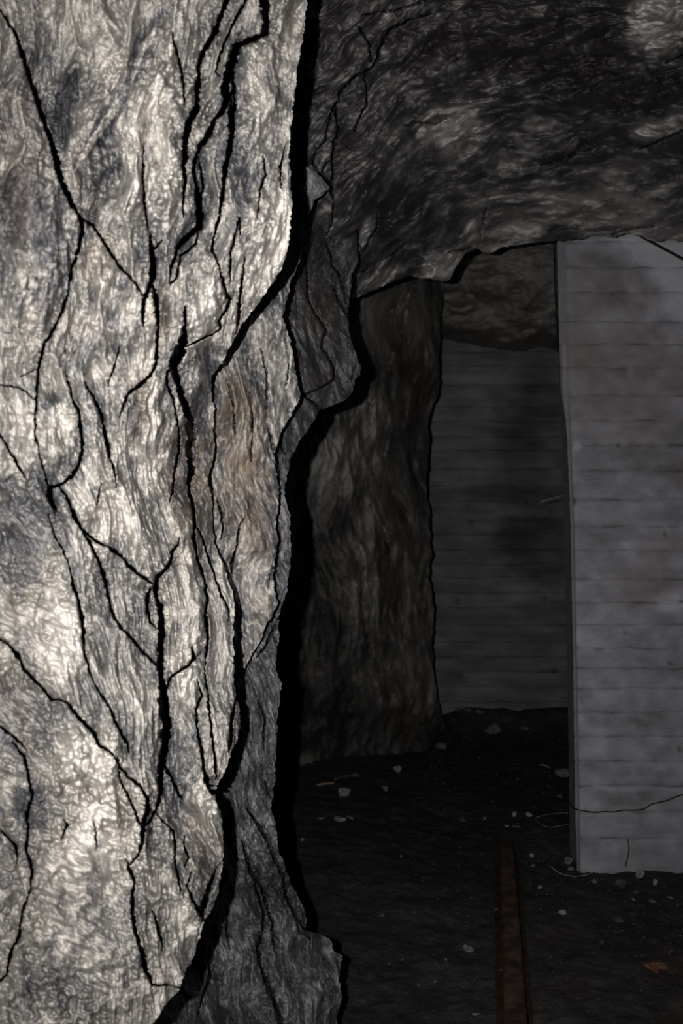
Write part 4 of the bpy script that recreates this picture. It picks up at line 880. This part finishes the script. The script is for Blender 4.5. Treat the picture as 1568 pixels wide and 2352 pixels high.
# small gravel nobody could count: one object
def build_gravel():
    r = random.Random(5); bm0 = bmesh.new(); bmesh.ops.create_icosphere(bm0, subdivisions=1, radius=1)
    base = np.array([v.co[:] for v in bm0.verts]); tri = np.array([[v.index for v in f.verts] for f in bm0.faces]); bm0.free()
    V = []; T = []; n = 0
    for _ in range(2600):
        if r.random() < .35: x = r.gauss(1.35, .4); y = r.gauss(2.9, .25)
        elif r.random() < .25: x = r.uniform(.6, 1.9); y = r.gauss(6.1, .25)
        else: x = r.uniform(-.1, 2.0); y = r.uniform(2.4, 6.0)
        if y > YP - .03 and y < YPB + .06 and x > .9: continue
        if x < .1 + .16 * (y - 2.6) or y > 6.3 or (y < 3.9 and abs(x - (.73 - (3.7 - y) * .19)) < .075): continue
        s = .0016 + .0042 * r.random() ** 2.5 * (1 if y < 4.2 else 1.9)
        b = base * (s * r.uniform(.7, 1.4), s * r.uniform(.7, 1.4), s * r.uniform(.4, .9)) * (1 + .3 * np.array([[r.uniform(-1, 1)] for _ in base]))
        V.append(b + (x, y, fz(x, y) + s * .3)); T.append(tri + n); n += len(base)
    me = bpy.data.meshes.new('gravel'); me.from_pydata(np.concatenate(V).tolist(), [], np.concatenate(T).tolist())
    return tag(link('gravel', me, M_STONE3), 'fine grey gravel and grit scattered over the dirt floor', 'gravel', kind='stuff')
build_gravel()

# ---- rusty rail: head, web and foot
def build_rail():
    a = at_z(1162, 1922, .075); b = at_z(1185, 2352, .075)
    d = (b - a); d.z = 0; d.normalize(); L = (b - a).length + .9
    s = Vector((-d.y, d.x, 0))
    root = bpy.data.objects.new('rail', None); sc.collection.objects.link(root)
    root.location = (a.x, a.y, fz(a.x, a.y)); root.rotation_euler = (0, 0, math.atan2(d.y, d.x))
    tag(root, 'long rusty iron rail lying on the floor and running towards the partition', 'rail')
    def strip(name, prof, mat):
        bm = bmesh.new(); n = 60; prev = None
        for i in range(n + 1):
            x = L * i / n
            ring = [bm.verts.new((x, y + .0015 * mnoise.noise(Vector((x * 9, y * 30, z * 30))), z + .002 * mnoise.noise(Vector((x * 7, y * 30, 5))))) for y, z in prof]
            if prev:
                for j in range(len(prof)): bm.faces.new((prev[j], prev[(j + 1) % len(prof)], ring[(j + 1) % len(prof)], ring[j]))
            else: bm.faces.new(ring)
            prev = ring
        bm.faces.new(prev[::-1]); bmesh.ops.recalc_face_normals(bm, faces=bm.faces)
        me = bpy.data.meshes.new(name); bm.to_mesh(me); bm.free()
        return link(name, me, mat, root)
    strip('rail_head', [(-.026, .044), (-.029, .05), (-.029, .066), (-.022, .073), (0, .075), (.022, .073), (.029, .066), (.029, .05), (.026, .044)], M_RUST)
    strip('rail_web', [(-.006, .006), (-.006, .05), (.006, .05), (.006, .006)], M_RUSTD)
    strip('rail_foot', [(-.050, -.004), (-.050, .006), (-.006, .014), (.006, .014), (.050, .006), (.050, -.004)], M_RUSTD)
build_rail()

# ---- wires, cables, root
def tube(name, pts, r, mat, label=None, cat=None, group=None, seg=6, sub=6, parent=None):
    P = [Vector(p) for p in pts]; C = []
    for i in range(len(P) - 1):
        p0, p1, p2, p3 = P[max(0, i - 1)], P[i], P[i + 1], P[min(len(P) - 1, i + 2)]
        for k in range(sub):
            t = k / sub
            C.append(.5 * ((2 * p1) + (p2 - p0) * t + (2 * p0 - 5 * p1 + 4 * p2 - p3) * t * t + (3 * p1 - p0 - 3 * p2 + p3) * t ** 3))
    C.append(P[-1]); o = C[0].copy()
    bm = bmesh.new(); prev = None
    for i, c in enumerate(C):
        d = (C[min(i + 1, len(C) - 1)] - C[max(i - 1, 0)]).normalized()
        u = d.cross(Vector((.13, .31, .94))).normalized(); v = d.cross(u)
        ring = [bm.verts.new(c - o + r * (math.cos(a) * u + math.sin(a) * v)) for a in [2 * math.pi * k / seg for k in range(seg)]]
        if prev:
            for j in range(seg): bm.faces.new((prev[j], prev[(j + 1) % seg], ring[(j + 1) % seg], ring[j]))
        else: bm.faces.new(ring[::-1])
        prev = ring
    bm.faces.new(prev)
    me = bpy.data.meshes.new(name); bm.to_mesh(me); bm.free()
    for p in me.polygons: p.use_smooth = True
    ob = link(name, me, mat, parent); ob.location = o
    if label: tag(ob, label, cat, group)
    return ob
def fl(px, py, h=.003):
    p = on_floor(px, py); p.z += h; return p
tube('wire', [fl(1258, 1984), fl(1270, 1997), fl(1290, 2009), fl(1320, 2015), fl(1350, 2010), fl(1375, 2001), fl(1397, 2000), fl(1418, 1994), fl(1430, 1985)], .0017, M_WIRE, 'thin pale wire curving over the dirt before the foot of the partition', 'wire')
tube('wire', [fl(1312, 1893), fl(1290, 1899, .006), fl(1262, 1902, .004), fl(1244, 1896), fl(1231, 1886), fl(1232, 1879), fl(1250, 1874), fl(1278, 1872, .008), fl(1304, 1872, .01)], .0011, M_WIRE, 'thin pale wire loop on the floor at the left side of the partition', 'wire')
yf = YP - .006
tube('root', [at_y(1436, 1990, yf), at_y(1442, 1965, yf), at_y(1444, 1945, yf), at_y(1440, 1926, yf)], .0026, M_ROOT, 'short thin brown root climbing the bottom of the concrete partition', 'root')
tube('cable', [at_y(1306, 1842, 3.66), at_y(1313, 1853, 3.50), at_y(1327, 1860, yf), at_y(1345, 1863, yf), at_y(1366, 1866, yf), at_y(1388, 1864, yf), at_y(1410, 1865, yf), at_y(1430, 1861, yf), at_y(1455, 1861, yf), at_y(1478, 1858, yf), at_y(1496, 1847, yf), at_y(1530, 1839, yf), at_y(1568, 1825, yf), at_y(1700, 1790, yf)], .0028, M_BLACK, 'dark thin cable sagging across the lower part of the concrete partition', 'cable')
tube('rod', [at_y(1440, 524, 3.33), at_y(1474, 544, 3.34), at_y(1520, 569, 3.35), at_y(1568, 595, 3.36), at_y(1760, 700, 3.38)], .0058, M_BLACK, 'dark straight rod slanting across the upper corner of the partition under the vault', 'rod')
tube('cable', [at_y(1271, 500, 3.66), at_y(1273, 560, 3.66), at_y(1275, 650, 3.66), at_y(1278, 720, 3.66), at_y(1281, 800, 3.66)], .0055, M_BLACK, 'dark cable hanging straight down the rear edge of the partition', 'cable')
tube('wire', [at_y(1240, 1153, 3.75), at_y(1262, 1146, 3.72), at_y(1285, 1140, 3.68), at_y(1309, 1133, 3.62)], .0018, M_WIRE, 'stiff pale wire sticking out from the edge of the partition at mid height', 'wire')
tube('twig', [fl(1240, 1759, .006), fl(1250, 1761, .008), fl(1263, 1766, .006)], .006, M_TWIG, 'short tan twig on the floor left of the broad pale stone', 'twig')
tube('twig', [fl(728, 1806, .006), fl(748, 1803, .008), fl(766, 1801, .006)], .007, M_TWIG, 'tan splinter above the large pale slab by the rock wall', 'twig')
tube('stick', [fl(768, 1793, .008), fl(795, 1787, .01), fl(822, 1783, .008)], .010, M_STONE3, 'dull grey stick lying behind the large pale slab by the rock wall', 'stick')

# ---- orange leaf
def build_leaf():
    outline = [(1478, 2222), (1486, 2214), (1497, 2211), (1506, 2213), (1512, 2218), (1517, 2213), (1524, 2217), (1530, 2226), (1534, 2231), (1524, 2234), (1517, 2229), (1514, 2232), (1512, 2239), (1504, 2238), (1497, 2231), (1488, 2229)]
    P = [fl(x, y, .006) for x, y in outline]; c = sum(P, Vector()) / len(P)
    bm = bmesh.new(); top = []; bot = []
    for lay, dz in ((top, .0015), (bot, 0)):
        for s in (1, .6, .25):
            lay.append([bm.verts.new((p - c) * s + Vector((0, 0, dz + .004 * mnoise.noise(p * 40) + .006 * (1 - s)))) for p in P])
    n = len(P)
    for lay in (top, bot):
        for a, b in zip(lay[:-1], lay[1:]):
            for i in range(n): bm.faces.new((a[i], a[(i + 1) % n], b[(i + 1) % n], b[i]))
        bm.faces.new(lay[-1])
    for i in range(n): bm.faces.new((top[0][i], top[0][(i + 1) % n], bot[0][(i + 1) % n], bot[0][i]))
    bmesh.ops.recalc_face_normals(bm, faces=bm.faces)
    me = bpy.data.meshes.new('leaf'); bm.to_mesh(me); bm.free()
    o = link('leaf', me, M_LEAF); o.location = c
    tag(o, 'crumpled rust-orange dead leaf on the dirt floor', 'leaf')
    vein = tube('leaf_stalk', [Vector((.02, .0, .009)), Vector((.0, -.002, .011)), Vector((-.018, .001, .008))], .0012, M_TWIG, parent=o)
build_leaf()
print('slabs in the near wall', nA)
